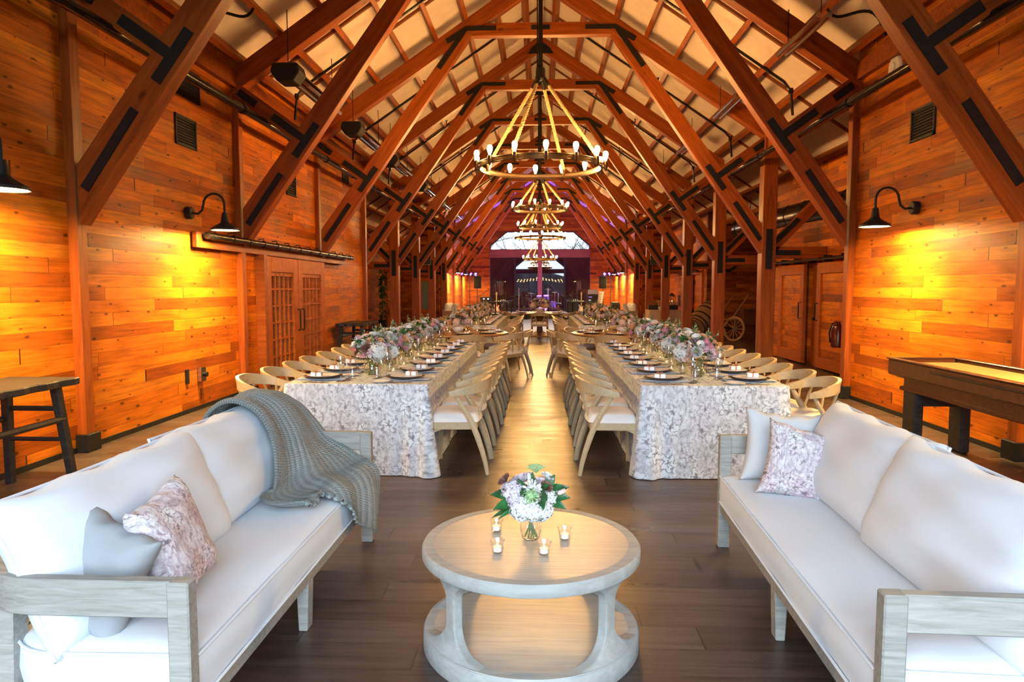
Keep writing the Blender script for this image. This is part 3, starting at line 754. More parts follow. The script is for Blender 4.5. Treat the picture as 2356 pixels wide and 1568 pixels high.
def make_wall_lamp():
    t = thing('wall_lamp', '', 'lamp', group='black hooded barn wall lamps')
    MB().lathe([(0.0, 0.07), (0.065, 0.07), (0.075, 0.06), (0.075, 0.0)], 20).build('wall_mount', 'black', t, (0, 0, 0), (0, pi / 2, 0))
    pts = [(0.06, 0, 0), (0.14, 0, -0.01)]
    for i in range(11):
        a = pi * (1.0 - i / 10)
        pts.append((0.34 + 0.13 * cos(a) , 0, 0.10 + 0.13 * sin(a)))
    pts[2:2] = [(0.19, 0, 0.03)]
    pts += [(0.47, 0, 0.02), (0.47, 0, -0.03)]
    MB().tube(pts, 0.014, 10).build('arm', 'black', t)
    MB().lathe([(0.0, 0.0), (0.03, 0.0), (0.035, -0.02), (0.045, -0.10), (0.06, -0.125), (0.10, -0.15), (0.165, -0.19), (0.17, -0.215), (0.162, -0.213), (0.155, -0.193), (0.095, -0.158), (0.05, -0.135), (0.0001, -0.12)], 30).build('lamp_shade', 'black', t, (0.47, 0, 0))
    MB().lathe([(0.0001, -0.2), (0.10, -0.198), (0.145, -0.2), (0.148, -0.206), (0.10, -0.212), (0.0001, -0.216)], 28).build('lamp_glow', 'lampface', t, (0.47, 0, 0))
    return t
wall_lamp = Kind(make_wall_lamp)
for s, y, lab in ((-1, 8.4, 'black hooded wall lamp above the start of the sliding door track'), (-1, 4.88, 'black hooded wall lamp cut by the frame edge, above the dark bench'),
                  (1, 8.2, 'black hooded wall lamp above the shuffleboard table wall'), (1, 4.7, 'black hooded wall lamp on the shuffleboard wall nearest the entrance'),
                  (-1, 32.6, 'first hooded lamp on the lavender wall by the loudspeaker, French-door side'), (-1, 36.0, 'middle hooded lamp on the lavender wall, French-door side'), (-1, 39.2, 'last hooded lamp beside the loudspeaker, French-door side'),
                  (1, 32.8, 'first hooded lamp on the lavender wall, shuffleboard side'), (1, 36.2, 'middle hooded lamp on the lavender wall, shuffleboard side'), (1, 39.2, 'last hooded lamp beside the loudspeaker, shuffleboard side')):
    wall_lamp(lab, (s * 4.3, y, 2.44), 0 if s < 0 else pi)

# heaters and sprinkler pipes under the roof
def make_heater():
    t = thing('tube_heater', '', 'heater', group='black tube heaters under the roof')
    poly = [(-0.16, 0.06), (-0.19, -0.05), (-0.10, -0.17), (0.10, -0.17), (0.19, -0.05), (0.16, 0.06)]
    MB().prism(poly, -0.14, 0.14).build('burner_box', 'black', t, bev=0.015, smooth=False)
    m = MB()
    for x in (-0.06, 0.06): m.tube([(x, 0.1, -0.02), (x, 2.1, -0.02)], 0.035, 10)
    m.build('tube', 'chrome', t)
    MB().prism([(-0.14, -0.02), (-0.07, 0.06), (0.07, 0.06), (0.14, -0.02), (0.13, -0.02), (0.07, 0.05), (-0.07, 0.05), (-0.13, -0.02)], 0.3, 2.0).build('reflector', 'bronze', t, smooth=False)
    m = MB()
    for y in (0.0, 1.9): m.tube([(0, y, 0.05), (0, y, 0.75)], 0.006, 6)
    m.build('hanger', 'black', t)
    return t
heater = Kind(make_heater)
for i, (y, s) in enumerate(((9.0 , -1), (12.1, -1), (15.1, -1), (18.9, -1), (22.4, -1), (26, -1))):
    heater(ORD[i] + ' black tube heater from the sofas under the roof, French-door side', (s * 3.22, y, 4.30))
for i, y in enumerate((4.9, 8.4, 11.9, 15.4, 18.9)):
    t = thing('heater_tube', ORD[i] + ' bare steel heater tube from the sofas under the roof, shuffleboard side', 'heater', (3.3, y, 4.72), 0, 'steel heater tubes under the roof')
    m = MB()
    for x in (-0.06, 0.06): m.tube([(x, 0.1, -0.02), (x, 1.5, -0.02)], 0.035, 10)
    m.build('tube', 'chrome', t)
    MB().tube([(0, 0.2, 0), (0, 0.2, 0.5)], 0.006, 6).tube([(0, 1.3, 0), (0, 1.3, 0.5)], 0.006, 6).build('hanger', 'black', t)
def rz(x): return 7.68 - 0.675 * abs(x) - 0.27
i = 0
for s in (-1, 1):
    for k in range(9):
        y = P[0] + 3.52 * k - 1.9
        t = thing('sprinkler_pipe', '%s sloping black sprinkler pipe from the sofas, under the roof on the %s' % (ORD[k], SIDE[s]), 'pipe', (0, y, 0), 0, 'sloping sprinkler pipes')
        x0, x1 = 3.95, 0.95
        MB().tube([(s * 4.0, 0, rz(4.0) - 0.45), (s * 3.96, 0, rz(3.96) - 0.10), (s * 3.85, 0, rz(3.85) - 0.03), (s * x1, 0, rz(x1) - 0.03)], 0.022, 8).build('pipe', 'pipe', t)
        m = MB()
        for x in (x1 + 0.02, 2.45): m.tube([(s * x, 0, rz(x) - 0.02), (s * x, 0, rz(x) + 0.12)], 0.014, 6).lathe([(0.03, 0), (0.03, 0.01)], 10, (s * x, 0, rz(x) + 0.12))
        m.build('sprinkler_head', 'bronze', t)
        MB().lathe([(0.035, -0.04), (0.04, 0), (0.035, 0.04)], 10).build('elbow', 'pipe', t, (s * 3.96, 0, rz(3.96) - 0.10))
for s, y in ((-1, 8.6), (1, 8.9)):
    pts = [(s * (4.2 - 0.7 * u), y - 0.1 * sin(u * 6), 4.6 + 0.42 * u + 0.10 * sin(u * 5)) for u in [i / 14 for i in range(15)]]
    o = MB().tube(pts, 0.018, 8).build('flexible_conduit', 'black')
    tag(o, 'curling black flexible conduit under the ceiling by the eave, %s' % SIDE[s], 'conduit')

# ------------------------------------------------------------------ coffee table
def rounded_ring(R, z0, z1, r):
    return [(0.0001, z0), (R - r, z0), (R - r * 0.3, z0 + r * 0.3), (R, z0 + r), (R, z1 - r), (R - r * 0.3, z1 - r * 0.3), (R - r, z1), (0.0001, z1)]
CT = (-0.035, 2.92)
t = thing('coffee_table', 'round limed grey wood coffee table with lower shelf between the sofas', 'table', (CT[0], CT[1], 0))
RT = 0.465
MB().lathe([(RT - 0.05, 0.400), (RT - 0.002, 0.400), (RT, 0.404), (RT, 0.438), (RT - 0.008, 0.45), (RT - 0.05, 0.45)], 96, caps=False).lathe([(0.0001, 0.400), (RT - 0.05, 0.400)], 96, caps=False).build('rim', 'limed_edge', t)
MB().lathe([(RT - 0.05, 0.4495), (0.0001, 0.4495)], 96, caps=False).build('table_top', 'limed', t)
MB().lathe([(0.0001, 0.0), (RT - 0.01, 0.0), (RT - 0.002, 0.012), (RT - 0.002, 0.078), (RT - 0.008, 0.09), (RT - 0.05, 0.09)], 96, caps=False).build('base_ring', 'limed_edge', t)
MB().lathe([(RT - 0.05, 0.0895), (0.0001, 0.0895)], 96, caps=False).build('shelf', 'limed', t)
for a in (radians(-90 - 51), radians(-90 + 51), radians(90 - 51), radians(90 + 51)):
    # curved upright: flares into rim and base both along the circle and outward
    def up(u, v):
        h = 0.086 + 0.318 * v
        e = min(1.0, min(v, 1 - v) / 0.36)
        fl = (1 - sqrt(max(0, 1 - (1 - e) ** 2)))
        wth = 0.066 + 0.42 * fl
        inset = 0.05 * (1 - fl)
        q = 2 * pi * u
        cx, cy = max(-1, min(1, 1.35 * cos(q))), max(-1, min(1, 1.35 * sin(q)))
        ang = a + cx * wth / 2 / RT
        rr = RT - 0.003 - inset - (0.022 + 0.004 * fl) * (1 - cy)
        return (rr * cos(ang), rr * sin(ang), h)
    MB().grid(up, 32, 24).build('leg', 'limed_edge', t, ang=50)

def frame_of(xa, za):
    xa = Vector(xa).normalized(); za = Vector(za); za = (za - xa * za.dot(xa)).normalized(); ya = za.cross(xa)
    return Matrix((xa, ya, za)).transposed()
# ------------------------------------------------------------------ flowers
def petal_patch(m, mat, L, W, cup, curl, n=3):
    """one petal in local x (length) / y (width), cupped up"""
    vs = []; fs = []
    for j in range(n + 1):
        v = j / n
        w = W * (0.35 + 1.1 * v - 0.75 * v ** 3)
        for i in range(n + 1):
            u = i / n * 2 - 1
            vs.append(mat @ Vector((L * v, u * w / 2, cup * v * v * L + abs(u) ** 2 * 0.25 * W - curl * v ** 4 * L)))
    for j in range(n):
        for i in range(n):
            k = j * (n + 1) + i
            fs.append((k, k + 1, k + n + 2, k + n + 1))
    m.add(vs, fs)
def rotz(a): return Matrix.Rotation(a, 4, 'Z')
def roty(a): return Matrix.Rotation(a, 4, 'Y')
_bl = {}
def bloom_mesh(kind, col):
    if (kind, col) in _bl: return _bl[(kind, col)]
    r = random.Random(hash_(kind + col)); m = MB()
    if kind == 'hydrangea':
        for i in range(64):
            z = 1 - 1.6 * (i + 0.5) / 64; a = i * 2.39996
            d = Vector((sqrt(max(0, 1 - z * z)) * cos(a), sqrt(max(0, 1 - z * z)) * sin(a), z))
            q = d.to_track_quat('Z', 'Y').to_matrix().to_4x4()
            T = Matrix.Translation(d * (0.92 + r.uniform(-0.10, 0.12))) @ q @ rotz(r.uniform(0, 2)) @ Matrix.Rotation(r.uniform(-0.5, 0.5), 4, 'X') @ roty(r.uniform(-0.4, 0.4))
            for k in range(4): petal_patch(m, T @ rotz(k * pi / 2 + r.uniform(-.1, .1)) @ roty(-0.2), 0.27, 0.36, 0.05, 0.35, 2)
        m.ell((0, 0, 0), (0.84, 0.84, 0.84), 12, 8)
    elif kind == 'rose':
        for ring in range(5):
            n = 3 + ring; tilt = -1.45 + ring * 0.28
            for k in range(n):
                T = Matrix.Translation((0, 0, -0.55 + 0.06 * ring)) @ rotz(2 * pi * k / n + ring * 0.7) @ Matrix.Translation((0.10 + 0.10 * ring, 0, 0)) @ roty(tilt)
                petal_patch(m, T, 0.95 - 0.02 * ring, 0.55 + 0.13 * ring, 0.35, 0.18, 3)
        m.ell((0, 0, -0.1), (0.35, 0.35, 0.45), 8, 6)
    elif kind == 'ranunculus':
        for ring in range(6):
            n = 5 + ring * 2; tilt = -1.5 + ring * 0.24
            for k in range(n):
                T = Matrix.Translation((0, 0, -0.4)) @ rotz(2 * pi * k / n + ring * 0.4) @ Matrix.Translation((0.08 + 0.13 * ring, 0, 0.02 * ring)) @ roty(tilt)
                petal_patch(m, T, 0.8 - 0.04 * ring, 0.5, 0.4, 0.0, 2)
        m.ell((0, 0, 0), (0.28, 0.28, 0.4), 8, 6)
    elif kind == 'anemone':
        for ring in range(2):
            for k in range(6):
                T = rotz(2 * pi * (k + 0.5 * ring) / 6) @ roty(-0.35 - 0.2 * ring)
                petal_patch(m, T, 1.0, 0.95, 0.15, 0.05, 3)
    elif kind == 'tulip':
        for k in range(6):
            T = Matrix.Translation((0, 0, -0.5)) @ rotz(2 * pi * k / 6 + (0.3 if k % 2 else 0)) @ Matrix.Translation((0.22, 0, 0)) @ roty(-1.25)
            petal_patch(m, T, 1.35, 0.85, -0.35 + 0.55, 0.0, 3)
        m.ell((0, 0, 0), (0.42, 0.42, 0.6), 8, 6)
    elif kind == 'scabiosa':
        for i in range(46):
            z = 1 - 1.3 * (i + 0.5) / 46; a = i * 2.39996
            d = Vector((sqrt(max(0, 1 - z * z)) * cos(a), sqrt(max(0, 1 - z * z)) * sin(a), z * 0.8))
            q = d.to_track_quat('X', 'Z').to_matrix().to_4x4()
            petal_patch(m, Matrix.Translation(d * 0.55) @ q @ Matrix.Rotation(r.uniform(0, 6), 4, 'X'), 0.45, 0.28, 0.2, 0.1, 2)
        m.ell((0, 0, 0), (0.6, 0.6, 0.5), 10, 6)
    me = m.mesh(kind, 'f_' + col, ang=180, open_=True)
    _bl[(kind, col)] = me
    return me
def hash_(s):
    h = 7
    for c in s: h = (h * 131 + ord(c)) % 1000003
    return h
def leaf_patch(m, mat, L, W, bend, n=4):
    vs = []; fs = []
    for j in range(n + 1):
        v = j / n; w = W * sin(pi * (0.06 + 0.94 * v) ** 0.8) * 0.5
        for u in (-1, 0, 1):
            vs.append(mat @ Vector((L * v, u * w, -bend * v * v * L + abs(u) * 0.12 * W)))
    for j in range(n):
        for i in range(2):
            k = j * 3 + i; fs.append((k, k + 1, k + 4, k + 3))
    m.add(vs, fs)
def foliage(seed, n, rad, zc, big, mat, lmin, lmax, low=-0.35):
    r = random.Random(seed); m = MB()
    for i in range(n):
        a = r.uniform(0, 2 * pi); el = r.uniform(low, 1.0)
        d = Vector((cos(a) * cos(el), sin(a) * cos(el), sin(el)))
        q = d.to_track_quat('X', 'Z').to_matrix().to_4x4() @ Matrix.Rotation(r.uniform(-0.8, 0.8), 4, 'X')
        p = Vector((0, 0, zc)) + d * rad * r.uniform(0.55, 1.0)
        L = r.uniform(lmin, lmax)
        leaf_patch(m, Matrix.Translation(p) @ q, L, L * big, r.uniform(-0.1, 0.5))
    return m
def sprigs(seed, n, rad, zc, lmin, lmax):
    """small round-leaved eucalyptus like twigs"""
    r = random.Random(seed); m = MB()
    for i in range(n):
        a = r.uniform(0, 2 * pi); el = r.uniform(-0.1, 1.1)
        d = Vector((cos(a) * cos(el), sin(a) * cos(el), sin(el)))
        p = Vector((0, 0, zc)) + d * rad * 0.6; L = r.uniform(lmin, lmax)
        m.tube([p, p + d * L], 0.0018, 4)
        for k in range(7):
            q = d.to_track_quat('X', 'Z').to_matrix().to_4x4() @ Matrix.Rotation(k * 2.1, 4, 'X') @ roty(-0.9)
            leaf_patch(m, Matrix.Translation(p + d * L * (0.3 + 0.1 * k)) @ q, 0.028, 0.018, 0.1, 3)
    return m
def vase_bowl():
    return MB().lathe([(0.0001, 0.004), (0.045, 0.004), (0.056, 0.012), (0.06, 0.04), (0.056, 0.075), (0.05, 0.095), (0.052, 0.10)], 24, caps=False)
def make_arrangement(seed, palette, n, rad=0.15, H=0.22, vase='glass'):
    r = random.Random(seed)
    t = thing('flower_arrangement', '', 'flowers')
    if vase == 'glass':
        vase_bowl().build('vase', 'green_glass', t)
        m = MB()
        for i in range(14):
            a = r.uniform(0, 6.28); b = a + 2.5
            m.tube([(0.035 * cos(a), 0.035 * sin(a), 0.012), (0.03 * cos(b), 0.03 * sin(b), 0.10), (0.07 * cos(b), 0.07 * sin(b), 0.18)], 0.003, 5)
        m.build('stems', 'stem', t)
    else:
        MB().lathe([(0.0001, 0.0), (0.05, 0.0), (0.055, 0.006), (0.09, 0.03), (0.105, 0.065), (0.10, 0.095), (0.095, 0.10), (0.09, 0.095), (0.0001, 0.09)], 28).build('vase', 'ceramic', t)
    foliage(seed + 1, 40, rad * 0.85, H, 0.62, 'leaf', 0.05, 0.10).build('foliage', 'leaf', t, ang=180, open_=True)
    sprigs(seed + 2, 16, rad, H, 0.09, 0.17).build('eucalyptus_foliage', 'sage', t, ang=180, open_=True)
    for i in range(n):
        kind, col, sz = palette[i % len(palette)]
        z = 1 - 1.25 * (i + 0.5) / n; a = i * 2.39996 + seed
        if kind == 'hydrangea': z = -0.15 + 0.1 * r.random()
        d = Vector((sqrt(max(0, 1 - z * z)) * cos(a), sqrt(max(0, 1 - z * z)) * sin(a), z * 0.8))
        p = Vector((0, 0, H)) + d * rad * r.uniform(0.82, 1.2)
        q = (d + Vector((0, 0, 0.25))).to_track_quat('Z', 'Y')
        o = link(kind, bloom_mesh(kind, col), t, p); o.rotation_euler = q.to_euler()
        s = sz * 1.12 * r.uniform(0.85, 1.15); o.scale = (s, s, s)
        if kind == 'anemone':
            MB().ell((0, 0, 0.12), (0.24, 0.24, 0.14), 10, 6).build('flower_centre', 'dark_centre', o)
    return t
PAL_A = [('hydrangea', 'white', 0.062), ('ranunculus', 'white', 0.034), ('rose', 'blush', 0.040), ('scabiosa', 'pink', 0.036), ('tulip', 'coral', 0.030), ('rose', 'peach', 0.033), ('anemone', 'white', 0.042), ('scabiosa', 'mauve', 0.034), ('ranunculus', 'peach', 0.026), ('rose', 'brown', 0.030)]
PAL_B = [('hydrangea', 'white', 0.064), ('rose', 'peach', 0.036), ('scabiosa', 'mauve', 0.036), ('anemone', 'white', 0.040), ('rose', 'blush', 0.042), ('ranunculus', 'peach', 0.028), ('scabiosa', 'pink', 0.034), ('ranunculus', 'white', 0.034), ('tulip', 'blush', 0.03)]
PAL_A = PAL_A + PAL_A[1:]; PAL_B = PAL_B + PAL_B[1:]
PAL_C = [('rose', 'blush', 0.046), ('scabiosa', 'mauve', 0.042), ('ranunculus', 'white', 0.036), ('rose', 'peach', 0.042), ('hydrangea', 'blush', 0.056), ('ranunculus', 'brown', 0.03)]
arrA = Kind(lambda: make_arrangement(11, PAL_A, 32, 0.155, 0.225))
arrB = Kind(lambda: make_arrangement(23, PAL_B, 32, 0.155, 0.225))
arrC = Kind(lambda: make_arrangement(37, PAL_C, 24, 0.19, 0.19, 'ceramic'))
arrD = Kind(lambda: make_arrangement(41, PAL_C, 20, 0.18, 0.22, 'glass'))

# coffee table bouquet
t = thing('flower_arrangement', 'white and lilac bouquet with glossy leaves in a ribbed glass on the coffee table', 'flowers', (-0.035, 2.93, 0.4497))
pr = [(0.0001, 0.004), (0.034, 0.004), (0.040, 0.014), (0.041, 0.03), (0.044, 0.034), (0.046, 0.10), (0.047, 0.125)]
m = MB()
def ribv(u, v):
    i = v * (len(pr) - 1); k = min(int(i), len(pr) - 2); f = i - k
    rr = pr[k][0] * (1 - f) + pr[k + 1][0] * f; z = pr[k][1] * (1 - f) + pr[k + 1][1] * f
    rr *= 1 + (0.025 * cos(u * 2 * pi * 22) if z > 0.03 else 0)
    return (rr * cos(2 * pi * u), rr * sin(2 * pi * u), z)
m.grid(ribv, 132, 12); m.build('vase', 'glass', t, weld=True, ang=60)
m = MB()
for i in range(12):
    a = i * 2.4
    m.tube([(0.028 * cos(a), 0.028 * sin(a), 0.012), (0.02 * cos(a + 2.6), 0.02 * sin(a + 2.6), 0.11), (0.06 * cos(a + 2.7), 0.06 * sin(a + 2.7), 0.19)], 0.003, 5)
m.build('stems', 'stem', t)
for kind, col, s, p in (('hydrangea', 'white', 0.05, (-0.035, -0.06, 0.155)), ('hydrangea', 'white', 0.048, (0.045, -0.05, 0.15)), ('hydrangea', 'white', 0.04, (0.01, -0.08, 0.15)), ('hydrangea', 'lilac', 0.046, (-0.075, -0.03, 0.215)), ('hydrangea', 'lilac', 0.036, (-0.06, -0.055, 0.178)),
                        ('scabiosa', 'green', 0.036, (0.0, -0.075, 0.215)), ('scabiosa', 'white', 0.042, (0.005, -0.05, 0.235)), ('rose', 'lilac', 0.042, (-0.04, 0.03, 0.255)), ('rose', 'white', 0.024, (0.07, 0.0, 0.275)), ('tulip', 'white', 0.022, (-0.008, -0.01, 0.27)), ('rose', 'lilac', 0.026, (0.045, -0.01, 0.25)),
                        ('rose', 'brown', 0.026, (-0.115, 0.0, 0.26)), ('rose', 'blush', 0.022, (-0.115, 0.01, 0.225)), ('tulip', 'blush', 0.026, (0.125, -0.03, 0.215)), ('rose', 'brown', 0.024, (0.065, -0.03, 0.24)), ('hydrangea', 'white', 0.036, (0.075, -0.02, 0.185))):
    o = link(kind, bloom_mesh(kind, col), t, p); o.scale = (s, s, s)
    o.rotation_euler = Vector((p[0], p[1] * 1.2 - 0.03, p[2] - 0.13)).to_track_quat('Z', 'Y').to_euler()
m = MB()
rr = random.Random(5)
for p, d, L, W in (((-0.09, -0.03, 0.20), (-1, -0.3, 0.2), 0.075, 0.055), ((-0.075, -0.05, 0.175), (-1, -0.4, -0.15), 0.08, 0.06), ((-0.07, -0.03, 0.15), (-1, -0.1, -0.35), 0.10, 0.028), ((-0.06, -0.05, 0.16), (-0.8, -0.5, -0.35), 0.09, 0.022), ((0.05, -0.06, 0.17), (0.1, -0.6, 0.8), 0.085, 0.045), ((0.03, -0.08, 0.15), (0.3, -0.5, 0.7), 0.075, 0.04),
                   ((0.07, 0.0, 0.21), (1, -0.1, 0.35), 0.085, 0.055), ((0.09, -0.02, 0.20), (1, -0.3, 0.0), 0.07, 0.05), ((0.08, -0.03, 0.18), (0.9, -0.4, -0.25), 0.07, 0.045), ((0.06, 0.0, 0.22), (0.5, -0.1, 0.8), 0.07, 0.05), ((-0.03, -0.02, 0.22), (-0.3, -0.4, 0.8), 0.06, 0.03), ((0.0, 0.0, 0.23), (0.1, -0.1, 1), 0.06, 0.03), ((0.035, -0.03, 0.22), (0.5, -0.5, 0.6), 0.06, 0.035)):
    q = frame_of(d, (rr.uniform(-.3, .3), -0.75, 0.6)).to_4x4()
    leaf_patch(m, Matrix.Translation(p) @ q @ Matrix.Rotation(rr.uniform(-0.4, 0.4), 4, 'X'), L * 1.1, W * 0.95, 0.2)
for i in range(24):
    a = rr.uniform(0, 6.28); q = Vector((cos(a), sin(a), rr.uniform(-0.3, 0.4))).to_track_quat('X', 'Z').to_matrix().to_4x4()
    leaf_patch(m, Matrix.Translation((0.04 * cos(a), 0.04 * sin(a), rr.uniform(0.15, 0.24))) @ q, 0.06, 0.035, 0.2)
m.build('foliage', 'leaf', t, ang=180, open_=True)
m = MB()
for i in range(26):
    a = i * 2.4; q = sqrt(i / 26) * 0.036
    m.tube([(0.02, 0, 0.22), (0.022, 0, 0.29), (0.022 + q * cos(a), q * sin(a), 0.325 - 0.3 * q)], 0.0012, 4)
    for k in range(4):
        m.ell((0.022 + q * cos(a) + rr.uniform(-0.006, 0.006), q * sin(a) + rr.uniform(-0.006, 0.006), 0.327 - 0.3 * q), (0.004, 0.004, 0.003), 5, 4)
m.build('umbel_flower', 'f_green', t)

# votive candles
def make_votive():
    t = thing('votive_candle', '', 'candle', group='votive candles')
    MB().lathe([(0.0001, 0.002), (0.019, 0.002), (0.0225, 0.008), (0.0235, 0.03), (0.026, 0.045), (0.031, 0.055)], 20, caps=False).build('glass_cup', 'glass', t)
    MB().lathe([(0.0001, 0.008), (0.019, 0.008), (0.019, 0.026), (0.0001, 0.025)], 16).build('tealight', 'wax', t)
    MB().lathe([(0.0001, 0.026), (0.0028, 0.029), (0.0022, 0.034), (0.0001, 0.040)], 8).build('flame', 'flame', t)
    return t
votive = Kind(make_votive)
for p, lab in (((-0.19, 3.02), 'votive candle behind, on the coffee table beside the low leaves'), ((-0.17, 2.77), 'front votive candle directly before the other beside the vase, coffee table'), ((0.02, 2.76), 'votive candle nearest the table front, just past the vase on the coffee table'), ((0.11, 2.93), 'votive candle standing alone on the sofa-pillow side of the coffee table vase')):
    o = votive(lab, (p[0], p[1], 0.4497)); o.scale = (1.0, 1.0, 1.0)
# ------------------------------------------------------------------ sofas
def cushion(w, h, t, pinch=0.07, wr=0.0, seed=0, nu=26, nv=26, sag=0.0, box=0.0):
    """soft cushion standing in local x (width) / z (height), thickness along y, origin at its middle"""
    r = random.Random(seed); ph = [r.uniform(0, 6.28) for _ in range(8)]
    m = MB()
    def side(sg):
        def fn(u, v):
            a, b = u * 2 - 1, v * 2 - 1
            a = math.copysign(abs(a) ** 0.8, a) if abs(a) > 1e-6 else 0.0; b = math.copysign(abs(b) ** 0.8, b) if abs(b) > 1e-6 else 0.0
            e = ((1 - a ** 4) * (1 - b ** 4))
            x = w / 2 * a * (1 - pinch * (1 - b * b)); z = h / 2 * b * (1 - pinch * (1 - a * a))
            y = sg * (t / 2) * (max(0, e) ** (0.5 if not box else 0.3))
            if wr:
                edge = min(1, e * 1.3)
                y += sg * wr * edge * (sin(a * 7 + b * 3 + ph[0]) * 0.5 + sin(a * 3 - b * 9 + ph[1]) * 0.4 + sin(b * 14 + a * 4 + ph[2]) * 0.25)
                z += wr * 0.8 * sin(a * 11 + ph[3]) * (b > 0.9) 
            y += sag * (b - 1) * 0.5
            return (x, y, z)
        return fn
    m.grid(side(1), nu, nv)
    k = len(m.v)
    m.grid(side(-1), nu, nv)
    return m
def make_sofa(s, label):
    """front edge at local x=0, back towards +x*s ; y along the sofa 0 (near) .. 2.18 (far)"""
    t = thing('sofa', label, 'sofa', (-1.03 if s < 0 else 0.975, 1.93, 0), -0.009 if s < 0 else -0.041)
    L = 2.18; D = 0.72
    X = lambda x: s * x
    pw = 0.045
    # front posts double as legs
    for y0 in (0.0, L - 0.055):
        MB().b2((X(-0.005), y0, 0.0), (X(0.062), y0 + 0.055, 0.67)).build('arm_post', 'teak', t, bev=0.005, smooth=False)
    for y0 in (0.075, L - 0.145):
        MB().prism([(X(D - 0.105), 0), (X(D - 0.05), 0), (X(D - 0.045), 0.60), (X(D - 0.13), 0.60)], y0, y0 + 0.07).build('leg', 'teak', t, bev=0.004, smooth=False)
    MB().prism([(X(0.012), 0), (X(0.052), 0), (X(0.062), 0.25), (X(0.002), 0.25)], 1.03, 1.10).build('leg', 'teak', t, bev=0.004, smooth=False)
    # wraparound arm and back rail
    path = [(0.05, 0.025)]
    R = 0.24
    path += [(D - R + R * sin(a), R + 0.025 - R * cos(a)) for a in [i / 10 * pi / 2 for i in range(11)]]
    path += [(D - R + R * cos(a), L - 0.025 - R + R * sin(a)) for a in [i / 10 * pi / 2 for i in range(11)]]
    path += [(0.05, L - 0.025)]
    def sweep(z0, z1, th, name, mat='teak'):
        vs = []; n = len(path)
        for i, (x, y) in enumerate(path):
            a = Vector(path[max(0, i - 1)]); b = Vector(path[min(n - 1, i + 1)]); d = (b - a).normalized(); nn = Vector((-d.y, d.x))
            for o, z in ((-th, z0), (-th, z1), (th, z1), (th, z0)):
                vs.append((X(x + nn.x * o), y + nn.y * o, z))
        fs = [(i * 4 + k, i * 4 + (k + 1) % 4, (i + 1) * 4 + (k + 1) % 4, (i + 1) * 4 + k) for i in range(n - 1) for k in range(4)] + [(0, 1, 2, 3), tuple((n - 1) * 4 + k for k in (3, 2, 1, 0))]
        return MB().add(vs, fs).build(name, mat, t, bev=0.004, ang=30)
    sweep(0.56, 0.672, 0.021, 'arm_rail')
    sweep(0.22, 0.30, 0.018, 'seat_rail')
    MB().b2((X(0.004), 0.05, 0.215), (X(0.045), L - 0.05, 0.275)).build('front_rail', 'teak', t, bev=0.004, smooth=False)
    MB().b2((X(0.03), 0.03, 0.24), (X(D - 0.05), L - 0.03, 0.265)).build('seat_deck', 'teak', t, smooth=False)
    # seat cushion with rounded back corners, piping top and bottom
    def outline(ins):
        p = [(0.0 + ins, 0.05 + ins), (0.0 + ins, L - 0.05 - ins)]
        r = 0.22
        p += [(D - 0.06 - ins - r + r * sin(a), L - 0.04 - ins - r + r * cos(a)) for a in [i / 8 * pi / 2 for i in range(9)]]
        p += [(D - 0.06 - ins - r + r * cos(a), 0.04 + ins + r - r * sin(a)) for a in [i / 8 * pi / 2 for i in range(9)]]
        q = []
        for i in range(len(p)):
            a, b = Vector(p[i]), Vector(p[(i + 1) % len(p)]); n = max(1, int((b - a).length / 0.05))
            q += [a.lerp(b, k / n) for k in range(n)]
        return q
    rnd = random.Random(4 if s < 0 else 9)
    rings = [(0.035, 0.265), (0.004, 0.275), (-0.004, 0.345), (0.0, 0.415), (0.012, 0.432), (0.06, 0.442), (0.5, 0.450)]
    m = MB(); vs = []; n0 = None
    base = outline(0.0); cx, cy = D / 2, L / 2
    n0 = len(base)
    for ins, z in rings:
        for i, p in enumerate(base):
            if ins > 0.3:
                vs.append((X(cx + (p.x - cx) * 0.6), cy + (p.y - cy) * 0.85, z)); continue
            dx = ins * (1 if p.x < cx else -1) * min(1, abs(p.x - cx) / 0.2); dy = ins * (1 if p.y < cy else -1) * min(1, abs(p.y - cy) / 0.3)
            wv = 0.004 * sin(p.y * 9 + z * 30) + (0.003 * sin(p.y * 47 + p.x * 40) if 0.28 < z < 0.4 else 0)
            vs.append((X(p.x + dx), p.y + dy, z + wv * (1 if z > 0.43 else 0) + 0.0) if z > 0.43 else (X(p.x + dx - (wv if p.x < 0.1 else 0)), p.y + dy, z))
    fs = [(j * n0 + i, j * n0 + (i + 1) % n0, (j + 1) * n0 + (i + 1) % n0, (j + 1) * n0 + i) for j in range(len(rings) - 1) for i in range(n0)]
    fs += [tuple((len(rings) - 1) * n0 + i for i in range(n0)), tuple(range(n0 - 1, -1, -1))]
    MB().add(vs, fs).build('seat_cushion', 'white_fabric', t, ang=60)
    m = MB()
    for z, o in ((0.426, -0.002), (0.276, -0.001)):
        pts = [(X(p.x + o * (1 if p.x < cx else -1)), p.y + o * (1 if p.y < cy else -1), z) for p in outline(0.0)]
        m.tube(pts + [pts[0]], 0.0055, 6, cap=False)
    m.build('piping', 'white_fabric', t)
